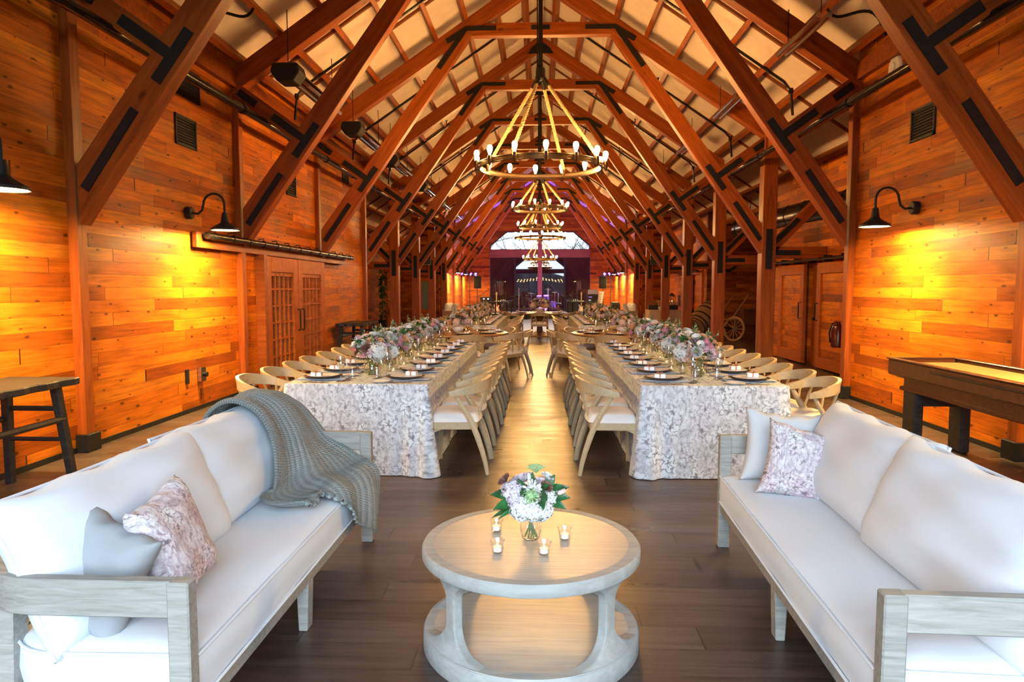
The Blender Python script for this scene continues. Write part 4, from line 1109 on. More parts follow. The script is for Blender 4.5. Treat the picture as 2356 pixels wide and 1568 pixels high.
    # two big back cushions leaning on the rail
    for k, (yc, w, rzz, lean) in enumerate(((0.56, 1.10, 0.03, 0.40), (1.49, 1.22, -0.02, 0.40))):
        c = cushion(w, 0.51, 0.25, 0.03, 0.010, 5 + k + (3 if s > 0 else 0), 40, 30)
        o = c.build('back_cushion', 'white_fabric', t, (X(0.500 + 0.03 * k), yc, 0.655), (0, 0, 0), weld=True, ang=80)
        o.rotation_euler = (Matrix.Rotation(s * lean, 3, 'Y') @ Matrix.Rotation(pi / 2 + s * rzz, 3, 'Z')).to_euler()
        edge = [(i / 24, 0) for i in range(24)] + [(1, i / 24) for i in range(24)] + [(1 - i / 24, 1) for i in range(24)] + [(0, 1 - i / 24) for i in range(24)]
        pts = []
        for u, v in edge:
            a, b = u * 2 - 1, v * 2 - 1
            pts.append((w / 2 * a * (1 - 0.03 * (1 - b * b)), 0, 0.255 * b * (1 - 0.03 * (1 - a * a))))
        MB().tube(pts + [pts[0]], 0.006, 6, cap=False).build('piping', 'white_fabric', o)
    return t
make_sofa(-1, 'white-cushioned grey teak sofa with the knitted throw on it')
make_sofa(1, 'white-cushioned grey teak sofa in front of the shuffleboard table')
def pillow(name, label, w, h, th, loc, rot, mat, seed, cat='pillow', wr=0.006):
    o = cushion(w, h, th, 0.13, wr, seed, 30, 30).build(name, mat, None, loc, (0, 0, 0), weld=True, ang=80)
    o.rotation_euler = rot.to_euler()
    return tag(o, label, cat, 'scatter pillows')
pillow('pillow', 'pale grey pillow standing behind the near arm rail of the sofa with the throw', 0.36, 0.37, 0.14, (-1.425, 2.14, 0.61), frame_of((0.86, -0.30, -0.28), (-0.1, 0.32, 1)), 'grey_fabric', 1)
pillow('pillow', 'floral ribbed pillow leaning against the pale grey pillow, sofa with the throw', 0.39, 0.39, 0.14, (-1.285, 2.34, 0.64), frame_of((-0.10, 0.98, 0.08), (-0.34, 0.02, 0.94)), 'floral_pillow', 2)
pillow('pillow', 'white pillow in the far corner of the sofa by the shuffleboard table', 0.42, 0.42, 0.16, (1.36, 3.93, 0.63), frame_of((1, -0.12, -0.1), (0.1, 0.20, 1)), 'ivory_fabric', 3)
pillow('pillow', 'floral ribbed pillow propped on the white pillow, sofa by the shuffleboard table', 0.41, 0.41, 0.14, (1.385, 3.66, 0.605), frame_of((1, -0.25, -0.20), (0.30, 0.32, 1)), 'floral_pillow', 4)

# knitted throw: rows of control points from behind the back cushion to its hanging end
rows = [
    [(-1.74, 3.52, 0.70), (-1.74, 3.68, 0.70), (-1.74, 3.78, 0.66), (-1.74, 3.98, 0.66)],
    [(-1.745, 3.53, 0.79), (-1.745, 3.70, 0.79), (-1.745, 3.80, 0.80), (-1.74, 4.00, 0.79)],
    [(-1.70, 3.54, 0.865), (-1.70, 3.71, 0.875), (-1.70, 3.88, 0.875), (-1.69, 4.05, 0.85)],
    [(-1.61, 3.54, 0.895), (-1.61, 3.73, 0.905), (-1.61, 3.92, 0.90), (-1.60, 4.09, 0.865)],
    [(-1.505, 3.53, 0.845), (-1.50, 3.72, 0.855), (-1.49, 3.92, 0.85), (-1.48, 4.10, 0.79)],
    [(-1.43, 3.50, 0.73), (-1.42, 3.70, 0.74), (-1.40, 3.91, 0.75), (-1.40, 4.10, 0.70)],
    [(-1.385, 3.42, 0.60), (-1.37, 3.65, 0.63), (-1.34, 3.90, 0.63), (-1.30, 4.09, 0.59)],
    [(-1.37, 3.34, 0.49), (-1.31, 3.56, 0.515), (-1.22, 3.84, 0.535), (-1.15, 4.05, 0.51)],
    [(-1.35, 3.24, 0.462), (-1.24, 3.46, 0.47), (-1.13, 3.77, 0.48), (-1.05, 4.00, 0.47)],
    [(-1.27, 3.17, 0.460), (-1.16, 3.40, 0.465), (-1.05, 3.68, 0.47), (-0.99, 3.96, 0.45)],
    [(-1.20, 3.18, 0.459), (-1.11, 3.37, 0.463), (-1.00, 3.60, 0.440), (-0.98, 3.92, 0.38)],
    [(-1.15, 3.21, 0.459), (-1.08, 3.36, 0.462), (-0.985, 3.56, 0.34), (-0.975, 3.88, 0.24)],
    [(-1.12, 3.25, 0.460), (-1.06, 3.37, 0.462), (-0.98, 3.53, 0.30), (-0.97, 3.84, 0.13)],
]
def cr(p0, p1, p2, p3, t):
    return 0.5 * ((2 * p1) + (p2 - p0) * t + (2 * p0 - 5 * p1 + 4 * p2 - p3) * t * t + (3 * p1 - p0 - 3 * p2 + p3) * t ** 3)
def surf(u, v):
    nr, nc = len(rows), 4
    y = v * (nr - 1); j = min(int(y), nr - 2); fy = y - j
    x = u * (nc - 1); i = min(int(x), nc - 2); fx = x - i
    def rowp(jj):
        jj = max(0, min(nr - 1, jj)); g = lambda k: Vector(rows[jj][max(0, min(nc - 1, k))])
        return cr(g(i - 1), g(i), g(i + 1), g(i + 2), fx)
    return cr(rowp(j - 1), rowp(j), rowp(j + 1), rowp(j + 2), fy)
def throw(u, v):
    p = surf(u, v); e = 1e-3
    du = surf(min(1, u + e), v) - surf(max(0, u - e), v); dv = surf(u, min(1, v + e)) - surf(u, max(0, v - e))
    n = du.cross(dv)
    n = n.normalized() if n.length > 1e-12 else Vector((0, 0, 1))
    if n.z < 0 and v > 0.2: n = -n
    if v <= 0.2 and n.x > 0: n = -n
    rib = 0.5 + 0.5 * cos(u * 2 * pi * 20)
    fold = 0.014 * (1 + sin(u * 13 + v * 2.5)) * min(1, v * 3) + 0.010 * (1 + sin(u * 23 - v * 5)) * v
    return p + n * (0.012 + 0.006 * rib + fold)
m, nt, b = newmat('grey green chunky knit')
uvn = N(nt, 'ShaderNodeUVMap').outputs[0]
sp = N(nt, 'ShaderNodeSeparateXYZ', {0: uvn})
a1 = M_(nt, 'ABSOLUTE', M_(nt, 'SINE', M_(nt, 'MULTIPLY', sp.outputs[0], pi * 20)))
a2 = M_(nt, 'SINE', M_(nt, 'ADD', M_(nt, 'MULTIPLY', sp.outputs[1], 800.0), M_(nt, 'MULTIPLY', a1, 5.0)))
kn = M_(nt, 'ADD', M_(nt, 'MULTIPLY', a1, 0.8), M_(nt, 'MULTIPLY', a2, 0.35))
setp(nt, b, Base_Color=ramp(nt, kn, [(0.0, (0.12, 0.145, 0.14)), (0.45, (0.25, 0.29, 0.28)), (1.0, (0.33, 0.37, 0.355))]), Roughness=0.95, Sheen_Weight=0.3)
bump(nt, b, kn, 0.9, 0.012)
MAT['knit'] = m
o = MB().grid(throw, 180, 170).build('knitted_throw', 'knit', None, ang=180, open_=True)
tag(o, 'grey green chunky knitted throw draped over the back and seat of the sofa', 'throw')
md = o.modifiers.new('thickness', 'SOLIDIFY'); md.thickness = 0.014; md.offset = -1

# ------------------------------------------------------------------ chairs
def make_chair(wood='oak', seat='seat_fabric'):
    """front towards +y, origin on the floor under the rearmost point of the chair"""
    t = thing('dining_chair', '', 'chair', group='round-back oak dining chairs')
    def st(u, v):
        a, b = u * 2 - 1, v * 2 - 1
        e = max(0, (1 - a ** 6) * (1 - b ** 6))
        wx = 0.235 + 0.02 * (b + 1) / 2 
        x = wx * a * (1 - 0.06 * b * b); y = 0.275 + 0.215 * b * (1 - 0.10 * a * a)
        return x, y, e
    m = MB()
    m.grid(lambda u, v: (lambda q: (q[0], q[1], 0.432 + 0.075 * q[2] ** 0.35))(st(u, v)), 16, 16)
    m.grid(lambda u, v: (lambda q: (q[0], q[1], 0.432))(st(u, v)), 16, 16)
    m.build('seat', seat, t, weld=True, ang=75)
    m = MB().b2((-0.235, 0.44, 0.372), (0.235, 0.475, 0.43)).b2((-0.215, 0.085, 0.372), (0.215, 0.115, 0.43))
    for s in (-1, 1):
        m.add([(s * 0.215, 0.09, 0.372), (s * 0.245, 0.09, 0.372), (s * 0.255, 0.47, 0.372), (s * 0.225, 0.47, 0.372), (s * 0.215, 0.09, 0.432), (s * 0.245, 0.09, 0.432), (s * 0.255, 0.47, 0.432), (s * 0.225, 0.47, 0.432)],
              [(0, 3, 2, 1), (4, 5, 6, 7), (0, 1, 5, 4), (1, 2, 6, 5), (2, 3, 7, 6), (3, 0, 4, 7)])
        m.add([(s * 0.225, 0.47, 0.372), (s * 0.255, 0.47, 0.372), (s * 0.225, 0.38, 0.372), (s * 0.255, 0.38, 0.372), (s * 0.225, 0.455, 0.325), (s * 0.255, 0.455, 0.325), (s * 0.225, 0.44, 0.345), (s * 0.255, 0.44, 0.345)],
              [(0, 1, 3, 2), (0, 4, 5, 1), (4, 6, 7, 5), (6, 2, 3, 7), (0, 2, 6, 4), (1, 5, 7, 3)])
    m.build('seat_frame', wood, t, smooth=False, bev=0.003)
    for s in (-1, 1):
        MB().tube([(s * 0.238, 0.458, 0.43), (s * 0.238, 0.458, 0.33), (s * 0.242, 0.462, 0.15), (s * 0.246, 0.466, 0.0)], [0.027, 0.025, 0.021, 0.017], 8).build('leg', wood, t)
    for s in (-1, 1):
        pts = [(0.262, 0.0, 0.0), (0.259, 0.018, 0.10), (0.255, 0.045, 0.20), (0.25, 0.085, 0.32), (0.247, 0.13, 0.43), (0.25, 0.185, 0.53), (0.258, 0.235, 0.61), (0.265, 0.262, 0.665)]
        m = MB().tube([(s * x, y, z) for x, y, z in pts], [0.016, 0.019, 0.022, 0.025, 0.025, 0.021, 0.018, 0.016], 10, flat=0.62, up=(0, 1, 0.3))
        m.build('leg', wood, t)
        MB().tube([(s * 0.075, 0.10, 0.40), (s * 0.105, 0.06, 0.56), (s * 0.150, 0.03, 0.70)], [0.013, 0.012, 0.011], 8).build('spindle', wood, t)
    # bent back rail
    n = 36; vs = []
    for i in range(n + 1):
        a = pi * i / n
        ca, sa = cos(a), sin(a)
        x = 0.282 * math.copysign(abs(ca) ** 0.85, ca); y = 0.31 - 0.31 * sa ** 0.8
        k = sa
        zb = 0.648 + 0.042 * k; ztp = 0.69 + 0.10 * k ** 0.8
        nx, ny = ca * 0.75, -sa
        ln = sqrt(nx * nx + ny * ny) or 1; nx /= ln; ny /= ln
        th = 0.011
        lean = 0.012 * k
        vs += [(x - nx * th, y - ny * th, zb), (x - nx * th - nx * 0.0, y - ny * th + lean * -0.4, ztp), (x + nx * th, y + ny * th - lean, ztp), (x + nx * (th + 0.002), y + ny * (th + 0.002), (zb + ztp) / 2), (x + nx * th, y + ny * th, zb)]
    fs = [(i * 5 + k, i * 5 + (k + 1) % 5, (i + 1) * 5 + (k + 1) % 5, (i + 1) * 5 + k) for i in range(n) for k in range(5)] + [(0, 1, 2, 3, 4), tuple(n * 5 + k for k in (4, 3, 2, 1, 0))]
    MB().add(vs, fs).build('backrest', wood, t, ang=45)
    return t
chair = Kind(make_chair)

# ------------------------------------------------------------------ tables, cloths, place settings
def cloth_mesh(x0, x1, y0, y1, seed, fl=(1, 1, 1, 1)):
    """cloth over a long table; corner flares given for (x0y0, x1y0, x1y1, x0y1)"""
    r = 0.03; z0 = 0.752
    per = []
    cs = [(x0 + r, y0 + r, pi, 1.5 * pi, 0), (x1 - r, y0 + r, 1.5 * pi, 2 * pi, 1), (x1 - r, y1 - r, 0, 0.5 * pi, 2), (x0 + r, y1 - r, 0.5 * pi, pi, 3)]
    for i, (cx, cy, a0, a1, k) in enumerate(cs):
        for j in range(7):
            a = a0 + (a1 - a0) * j / 6
            per.append((cx + r * cos(a), cy + r * sin(a), cos(a), sin(a)))
        nx_ = cs[(i + 1) % 4]
        p = per[-1]; q = (nx_[0] + r * cos(nx_[2]), nx_[1] + r * sin(nx_[2]))
        L = math.hypot(q[0] - p[0], q[1] - p[1]); n = int(L / 0.035)
        for j in range(1, n):
            per.append((p[0] + (q[0] - p[0]) * j / n, p[1] + (q[1] - p[1]) * j / n, p[2], p[3]))
    n = len(per); rd = random.Random(seed); ph = rd.uniform(0, 6)
    corners = [(x0, y0), (x1, y0), (x1, y1), (x0, y1)]
    zs = [z0, z0 - 0.006, z0 - 0.02] + [z0 - 0.06 - (z0 - 0.066) * k / 14 for k in range(15)]
    vs = []
    for z in zs:
        d = (z0 - z) / z0
        for i, (x, y, nx, ny) in enumerate(per):
            w = 0
            fx = 0
            for (cx, cy), f in zip(corners, fl):
                dd = math.hypot(x - cx, y - cy)
                w += f * math.exp(-(dd / 0.13) ** 2)
                fx += f * math.exp(-(dd / 0.22) ** 2) * sin(dd * 42 + ph)
            s_ = x * 1.0 + y * 1.0
            off = -0.008 + (0.008 if z < z0 - 0.001 else 0) + d ** 1.1 * (0.018 + 0.075 * w + 0.028 * fx) + d * 0.004 * sin(s_ * 9 + ph)
            vs.append((x + nx * off, y + ny * off, z))
    fs = [(j * n + i, j * n + (i + 1) % n, (j + 1) * n + (i + 1) % n, (j + 1) * n + i) for j in range(len(zs) - 1) for i in range(n)]
    sl = [0.0]
    for i in range(1, n): sl.append(sl[-1] + math.hypot(per[i][0] - per[i - 1][0], per[i][1] - per[i - 1][1]))
    uvs = [(sl[k % n] * 1.0, 1.0 - (zs[k // n])) for k in range(len(vs))]
    m = MB().add(vs, fs, uvs)
    return m.add(vs[:n], [tuple(range(n))], [(v[0] + 7.3, v[1]) for v in vs[:n]])
def disc(R, h, rim, n=40):
    return MB().lathe([(0.0001, 0.002), (R * 0.6, 0.0), (R * 0.66, 0.003), (R, h - 0.002), (R + 0.001, h), (R - 0.004, h + 0.001), (R * 0.68, rim), (0.0001, rim - 0.001)], n, caps=False)
def k_charger():
    return tag(disc(0.165, 0.020, 0.009).build('charger_plate', 'charger'), '', 'charger', 'dark charger plates')
def k_plate():
    return tag(disc(0.137, 0.016, 0.007).build('dinner_plate', 'ceramic'), '', 'plate', 'white dinner plates')
def k_bread():
    return tag(disc(0.082, 0.014, 0.006, 32).build('bread_plate', 'ceramic'), '', 'plate', 'white bread plates')
def k_napkin():
    m = MB()
    def fn(u, v):
        return (0.21 * (u * 2 - 1), 0.10 * (v * 2 - 1) * (1 - 0.25 * abs(u * 2 - 1)), 0.004 + 0.006 * sin(u * 9) * sin(v * 5) ** 2 + 0.004)
    m.grid(fn, 16, 10)
    o = m.build('napkin', 'napkin', None, open_=True); md = o.modifiers.new('thickness', 'SOLIDIFY'); md.thickness = 0.005
    return tag(o, '', 'napkin', 'blue grey napkins')
def k_box():
    t = thing('favor_box', '', 'box', group='white favour boxes')
    MB().b2((-0.045, -0.03, 0), (0.045, 0.03, 0.034)).build('carton', 'box', t, bev=0.002, smooth=False)
    m = MB().b2((-0.046, -0.006, 0.0), (0.046, 0.006, 0.0352)).b2((-0.006, -0.031, 0.0), (0.006, 0.031, 0.0354))
    for a in (0.5, 2.2, 3.7, 5.4):
        m.tube([(0, 0, 0.036), (0.018 * cos(a), 0.018 * sin(a), 0.05), (0.034 * cos(a), 0.034 * sin(a), 0.044), (0.016 * cos(a + 0.4), 0.016 * sin(a + 0.4), 0.038), (0, 0, 0.037)], 0.003, 5)
    m.build('ribbon', 'ribbon', t, smooth=False)
    return t
def k_fork():
    m = MB().box((0, -0.03, 0.003), (0.008, 0.13, 0.003)).box((0, 0.045, 0.003), (0.018, 0.03, 0.003))
    for i in range(4): m.box((-0.0075 + 0.005 * i, 0.077, 0.004), (0.0025, 0.038, 0.002))
    return tag(m.build('fork', 'copper', None, smooth=False), '', 'fork', 'copper forks')
def k_knife():
    m = MB().box((0, -0.05, 0.003), (0.010, 0.11, 0.004)).prism([(-0.008, 0.005), (0.010, 0.005), (0.009, 0.095), (0.0, 0.115), (-0.008, 0.10)], 0.002, 0.0035, 'z')
    return tag(m.build('knife', 'copper', None, smooth=False), '', 'knife', 'copper knives')
def k_goblet():
    return tag(MB().lathe([(0.0001, 0.003), (0.034, 0.002), (0.036, 0.004), (0.012, 0.009), (0.006, 0.02), (0.009, 0.04), (0.012, 0.045), (0.009, 0.05), (0.0055, 0.065), (0.010, 0.082), (0.022, 0.095), (0.032, 0.118), (0.038, 0.16), (0.042, 0.175)], 18, caps=False).build('goblet', 'glass'), '', 'glass', 'clear stemmed goblets')
def k_wine():
    return tag(MB().lathe([(0.0001, 0.003), (0.036, 0.002), (0.037, 0.004), (0.010, 0.008), (0.0045, 0.02), (0.0045, 0.095), (0.009, 0.105), (0.030, 0.125), (0.038, 0.155), (0.037, 0.185), (0.034, 0.215)], 18, caps=False).build('wine_glass', 'glass'), '', 'glass', 'clear wine glasses')
def k_tumbler():
    return tag(MB().lathe([(0.0001, 0.006), (0.026, 0.004), (0.028, 0.008), (0.033, 0.06), (0.038, 0.105), (0.041, 0.11)], 18, caps=False).build('tumbler', 'glass'), '', 'glass', 'clear flared tumblers')
K = {n: Kind(f) for n, f in (('charger', k_charger), ('plate', k_plate), ('bread', k_bread), ('napkin', k_napkin), ('box', k_box), ('fork', k_fork), ('knife', k_knife), ('goblet', k_goblet), ('wine', k_wine), ('tumbler', k_tumbler))}
WHAT = {'charger': 'dark charger plate', 'plate': 'white dinner plate', 'bread': 'small white bread plate', 'napkin': 'grey folded napkin', 'box': 'white gift box', 'fork': 'copper fork', 'knife': 'copper knife', 'goblet': 'clear goblet', 'wine': 'clear wine glass', 'tumbler': 'clear flared tumbler'}
rs = random.Random(8)
def setting(x, y, face, where, full=True, z=0.7535):
    """face = direction (angle) in which the diner looks"""
    c, s = cos(face), sin(face)
    def at(f, l, dz=0.0): return (x + c * f + s * l, y + s * f - c * l, z + dz)   # f forward, l to the diner's right
    rz_ = face - pi / 2
    j = lambda a: rs.uniform(-a, a)
    def put(k, f, l, dz, r=0.0):
        K[k](WHAT[k] + ' ' + where, at(f + j(.004), l + j(.004), dz), rz_ + r)
    put('charger', 0, 0, 0.010 if full else 0.0, j(3)); put('plate', 0, 0, 0.0205 if full else 0.0105, j(3))
    put('box', -0.04, 0.045 + j(.01), 0.0285 if full else 0.0185, j(.25) + pi / 2)
    put('goblet', 0.235, 0.10, 0, j(3)); put('wine', 0.20, 0.175, 0, j(3))
    if full:
        put('napkin', 0, 0, 0.0, pi / 2 + j(.05)); put('bread', 0.17, -0.20, 0)
        put('tumbler', 0.26, 0.02, 0, j(3))
        put('fork', 0.0, -0.235, 0, j(.05)); put('knife', 0.0, 0.235, 0, j(.05))

TABX = {-1: (-2.09, -0.905), 1: (0.81, 1.99)}
NEAR = (5.55, 9.87); FARR = (14.5, 19.5)
SEATN = {0: 'near', 1: 'far'}
cn = 0
for s in (-1, 1):
    xi = TABX[s][1] if s < 0 else TABX[s][0]; xo = TABX[s][0] if s < 0 else TABX[s][1]
    xc = (xi + xo) / 2
    tn = 'French-door side' if s < 0 else 'shuffleboard side'
    for q, (ya, yb) in enumerate((NEAR, FARR)):
        ym = (ya + yb) / 2
        for h, (a, b) in enumerate(((ya, ym - 0.02), (ym + 0.02, yb))):
            fl = (1, 1, 0.12, 0.12) if h == 0 else (0.12, 0.12, 1, 1)
            o = cloth_mesh(min(xi, xo), max(xi, xo), a, b, 3 + 7 * q + h + (s > 0) * 2, fl).build('tablecloth', 'cloth', None, (0, 0, 0), ang=50)
            tag(o, '%s floral tablecloth of the %s long table on the %s' % (('front', 'rear')[h], ('nearer', 'farther')[q], tn), 'tablecloth', 'floral tablecloths')
        n = 8
        step = (yb - ya - 0.6) / 7 if q == 0 else (yb - ya - 0.7) / 7
        for k in range(n):
            yy = ya + 0.31 + step * k
            for side, xs in (('aisle', xi), ('wall', xo)):
                out = 1 if xs > xc else -1
                where = '%s from the sofas, %s edge, %s table, %s' % (ORD[k], side, ('nearer', 'farther')[q], tn)
                face = pi if out > 0 else 0.0
                setting(xs - out * 0.235, yy, face, where, q == 0)
                xr = xs + out * (0.475 + rs.uniform(-.015, .015))
                chair('round-back oak chair, ' + where, (xr, yy + rs.uniform(-.012, .012), 0), face - pi / 2 + rs.uniform(-.03, .03))
        # flowers and candles down the middle
        if q == 0:
            for k, yy in enumerate((6.14, 6.93, 7.75, 8.55, 9.30)):
                (arrA if (k + (s > 0)) % 2 == 0 else arrB)('%s flower arrangement from the sofas on the nearer table, %s' % (ORD[k], tn), (xc + rs.uniform(-.02, .02), yy, 0.7535), rs.uniform(0, 6) if (k or s > 0) else 0.6)
            for k in range(14):
                votive('%s votive candle from the sofas down the nearer table, %s' % (ORD[k], tn), (xc + (-1) ** k * rs.uniform(.09, .17), 6.35 + 0.24 * k, 0.7535))
        else:
            for k in range(5):
                arrD('%s flower arrangement from the sofas on the farther table, %s' % (ORD[k], tn), (xc + rs.uniform(-.03, .03), ya + 0.5 + 0.98 * k, 0.7535), rs.uniform(0, 6))
            for k in range(10):
                votive('%s votive candle from the sofas down the farther table, %s' % (ORD[k], tn), (xc + (-1) ** k * rs.uniform(.14, .2), ya + 0.3 + 0.47 * k, 0.7535))

def round_table(cx, cy, R, label, phis, where):
    t = thing('round_table', label, 'table', (cx, cy, 0), 0, 'round wooden pedestal tables')
    MB().lathe([(0.0001, 0.705), (R - 0.03, 0.705), (R - 0.004, 0.715), (R, 0.73), (R - 0.004, 0.746), (R - 0.02, 0.75), (0.0001, 0.75)], 72, caps=False).build('table_top', 'walnut', t)
    MB().lathe([(0.0001, 0.0), (R * 0.52, 0.0), (R * 0.52, 0.03), (R * 0.36, 0.07), (0.10, 0.16), (0.085, 0.3), (0.09, 0.5), (0.16, 0.62), (0.30, 0.705), (0.0001, 0.705)], 40).build('pedestal', 'walnut', t)
    for i, ph in enumerate(phis):
        a = radians(ph)
        wh = '%s place round the %s' % (ORD[i], where)
        c = Vector((cos(a), sin(a)))
        setting(cx + c.x * (R - 0.22), cy + c.y * (R - 0.22), a + pi, 'at the ' + wh, False, 0.7505)
        chair('round-back oak chair at the ' + wh, (cx + c.x * (R + 0.42), cy + c.y * (R + 0.42), 0), a + pi / 2)
    return t
round_table(-1.45, 12.25, 0.89, 'round wooden table between the two cloth tables on the French-door side', (-75, -32, 5, 48, 95, 140, 185, 230), 'wooden table on the French-door side')
round_table(1.45, 12.25, 0.89, 'round wooden table between the two cloth tables on the shuffleboard side', (-105, -148, 175, 132, 85, 40, -5, -50), 'wooden table on the shuffleboard side')
round_table(0.0, 22.2, 0.90, 'round wooden table standing in the aisle before the stage', (-90, -38, -142, 15, 165, 90), 'wooden table before the stage')
for (x, y), lab in (((-1.45, 12.3), 'low flower arrangement on the round wooden table, French-door side'), ((1.45, 12.3), 'low flower arrangement in a white bowl on the round wooden table, shuffleboard side'), ((0, 22.2), 'flower arrangement in a white bowl on the round table before the stage')):
    o = arrC(lab, (x, y, 0.7505), rs.uniform(0, 6))
    if y > 20: o.scale = (1.5, 1.5, 1.25)
for c, w in (((-1.45, 12.3), 'French-door side'), ((1.45, 12.3), 'shuffleboard side'), ((0, 22.2), 'stage side')):
    for k in range(6):
        a = k * pi / 3 + 0.2
        votive('%s votive candle round the flowers on the wooden table, %s' % (ORD[k], w), (c[0] + 0.34 * cos(a), c[1] + 0.34 * sin(a), 0.7505))

# ------------------------------------------------------------------ furniture along the walls
def bench(label, x0, x1, y0, y1, h):
    t = thing('rustic_bench', label, 'bench', ((x0 + x1) / 2, (y0 + y1) / 2, 0), 0, 'dark rustic tall benches')
    w, l = (x1 - x0) / 2, (y1 - y0) / 2
    def tp(u, v):
        return (w * (2 * u - 1) * (1 + 0.03 * sin(v * 17)), l * (2 * v - 1) * (1 + 0.02 * sin(u * 11)), 0)
    n = 14; out = []
    for i in range(n): out.append((-w + 0.012 * sin(i * 2.1), -l + 2 * l * i / n))
    for i in range(n // 2): out.append((-w + 2 * w * i / (n // 2), l + 0.012 * sin(i * 3.7)))
    for i in range(n): out.append((w + 0.012 * sin(i * 1.7), l - 2 * l * i / n))
    for i in range(n // 2): out.append((w - 2 * w * i / (n // 2), -l + 0.012 * sin(i * 2.9)))
    m = MB().prism([(x, y) for x, y in out], h - 0.055, h, 'z')
    o = m.build('bench_top', 'darkwood', t, smooth=False, bev=0.008)
    lg = []
    for sx in (-1, 1):
        for sy in (-1, 1):
            p0 = Vector((sx * (w - 0.09), sy * (l - 0.16), h - 0.05)); p1 = Vector((sx * (w - 0.03), sy * (l - 0.09), 0))
            MB().tube([p0, p1], [0.045, 0.04], 4).build('leg', 'darkwood', t, smooth=False, bev=0.006)
    for sy in (-1, 1):
        for z, r in ((0.60, 0.022), (0.36, 0.018)):
            MB().tube([(-w + 0.06, sy * (l - 0.13), z), (w - 0.06, sy * (l - 0.13), z)], r, 6).build('stretcher', 'darkwood', t, smooth=False)
    for sx in (-1, 1):
        MB().tube([(sx * (w - 0.06), -l + 0.13, 0.52), (sx * (w - 0.06), l - 0.13, 0.52)], 0.025, 6).build('stretcher', 'darkwood', t, smooth=False)
    return t
bench('black rustic tall bench against the plank wall behind the white sofa', -4.2, -3.63, 4.25, 5.32, 0.83)
bench('black rustic tall bench against the plank wall past the French doors', -4.2, -3.6, 14.1, 15.4, 0.80)
t = thing('shuffleboard_table', 'long mahogany shuffleboard table with a pale maple playfield', 'game table', (3.38, 2.2, 0))
W, L = 0.66, 4.66
m = MB()
for lo, hi in (((0, 0), (0.04, L)), ((W - 0.04, 0), (W, L)), ((0.04, L - 0.05), (W - 0.04, L)), ((0.04, 0), (W - 0.04, 0.05))):
    m.b2((lo[0], lo[1], 0.70), (hi[0], hi[1], 0.85))
m.build('cradle', 'mahogany', t, smooth=False, bev=0.012)
m = MB()
for lo, hi in (((-0.012, -0.012), (0.05, L + 0.012)), ((W - 0.05, -0.012), (W + 0.012, L + 0.012)), ((0.05, L - 0.05), (W - 0.05, L + 0.012))):
    m.b2((lo[0], lo[1], 0.846), (hi[0], hi[1], 0.862))
m.build('top_trim', 'mahogany', t, smooth=False, bev=0.005)
o = MB().b2((0, -0.27, -0.04), (L - 0.26, 0.27, 0.04)).build('playfield', 'maple', t, (W / 2, 0.13, 0.785), (0, 0, pi / 2), bev=0.01, smooth=False)
MB().b2((0.06, 0.06, 0.68), (W - 0.06, L - 0.06, 0.705)).build('gutter', 'mahogany', t, smooth=False)
MB().b2((0.08, 0.2, 0.585), (W - 0.08, L - 0.15, 0.69)).build('apron', 'mahogany', t, smooth=False, bev=0.006)
MB().b2((0.06, 0.16, 0.56), (W - 0.06, L - 0.11, 0.60)).build('moulding', 'mahogany', t, smooth=False, bev=0.01)
for y in (0.4, 2.35, 4.28):
    for x in (0.07, W - 0.16):
        MB().b2((x, y, 0.0), (x + 0.09, y + 0.22, 0.57)).build('leg', 'darkwood', t, bev=0.02, smooth=False)
    MB().b2((0.1, y + 0.02, 0.44), (W - 0.1, y + 0.2, 0.565)).build('cross_beam', 'darkwood', t, smooth=False)
MB().tube([(-0.015, 2.5, 0.80), (-0.015, 3.9, 0.80)], 0.006, 6).build('score_rail', 'black', t)

# ------------------------------------------------------------------ right aisle: duct, barrel, piano, serving table
t = thing('air_duct', 'large dark round air duct hanging over the side aisle', 'duct')
MB().tube([(5.55, 11.2, 3.0), (5.55, 19.5, 3.15)], 0.30, 28).build('duct_pipe', 'pipe', t)
for i in range(9):
    y = 11.6 + 0.95 * i
    MB().lathe([(0.30, -0.02), (0.312, 0), (0.30, 0.02)], 28, caps=False).build('duct_seam', 'pipe', t, (5.55, y, 3.007 + 0.0181 * (y - 11.6)), (pi / 2, 0, 0))
for y in (12.5, 16.0, 18.8): MB().tube([(5.55, y, 3.3), (5.55, y, roofz(5.55) - 0.02)], 0.008, 6).build('hanger_rod', 'black', t)
t = thing('fire_extinguisher', 'dark red fire extinguisher with a white tag on the barn door post', 'fire extinguisher', (4.985, 11.80, 0.54))
MB().lathe([(0.0001, 0), (0.10, 0.0), (0.115, 0.02), (0.115, 0.30), (0.09, 0.36), (0.03, 0.39), (0.03, 0.42), (0.0001, 0.42)], 24).build('cylinder', plain('dark red enamel', (0.10, 0.012, 0.010), 0.2), t)
MB().tube([(0.02, 0, 0.42), (-0.10, 0, 0.40), (-0.15, 0, 0.25), (-0.13, 0, 0.08)], 0.012, 8).build('hose', 'black', t)
MB().b2((-0.08, -0.02, 0.42), (0.05, 0.02, 0.45)).build('handle', 'chrome', t, bev=0.004)
MB().b2((0.02, -0.122, 0.08), (0.08, -0.119, 0.26)).build('tag', 'box', t, smooth=False)
MB().b2((0.10, -0.03, 0.05), (0.14, 0.36, 0.35)).b2((0.10, 0.28, 0.05), (0.262, 0.36, 0.35)).build('bracket', 'black', t, smooth=False)
t = thing('wall_hook_rail', 'dark antler shaped iron hook on the alcove wall', 'hook', (5.9, 22.56, 2.1))
MB().tube([(-0.35, 0, 0.12), (-0.15, -0.02, 0.0), (0.15, -0.02, 0.0), (0.35, 0, 0.12)], 0.03, 8).build('bar', 'black', t)
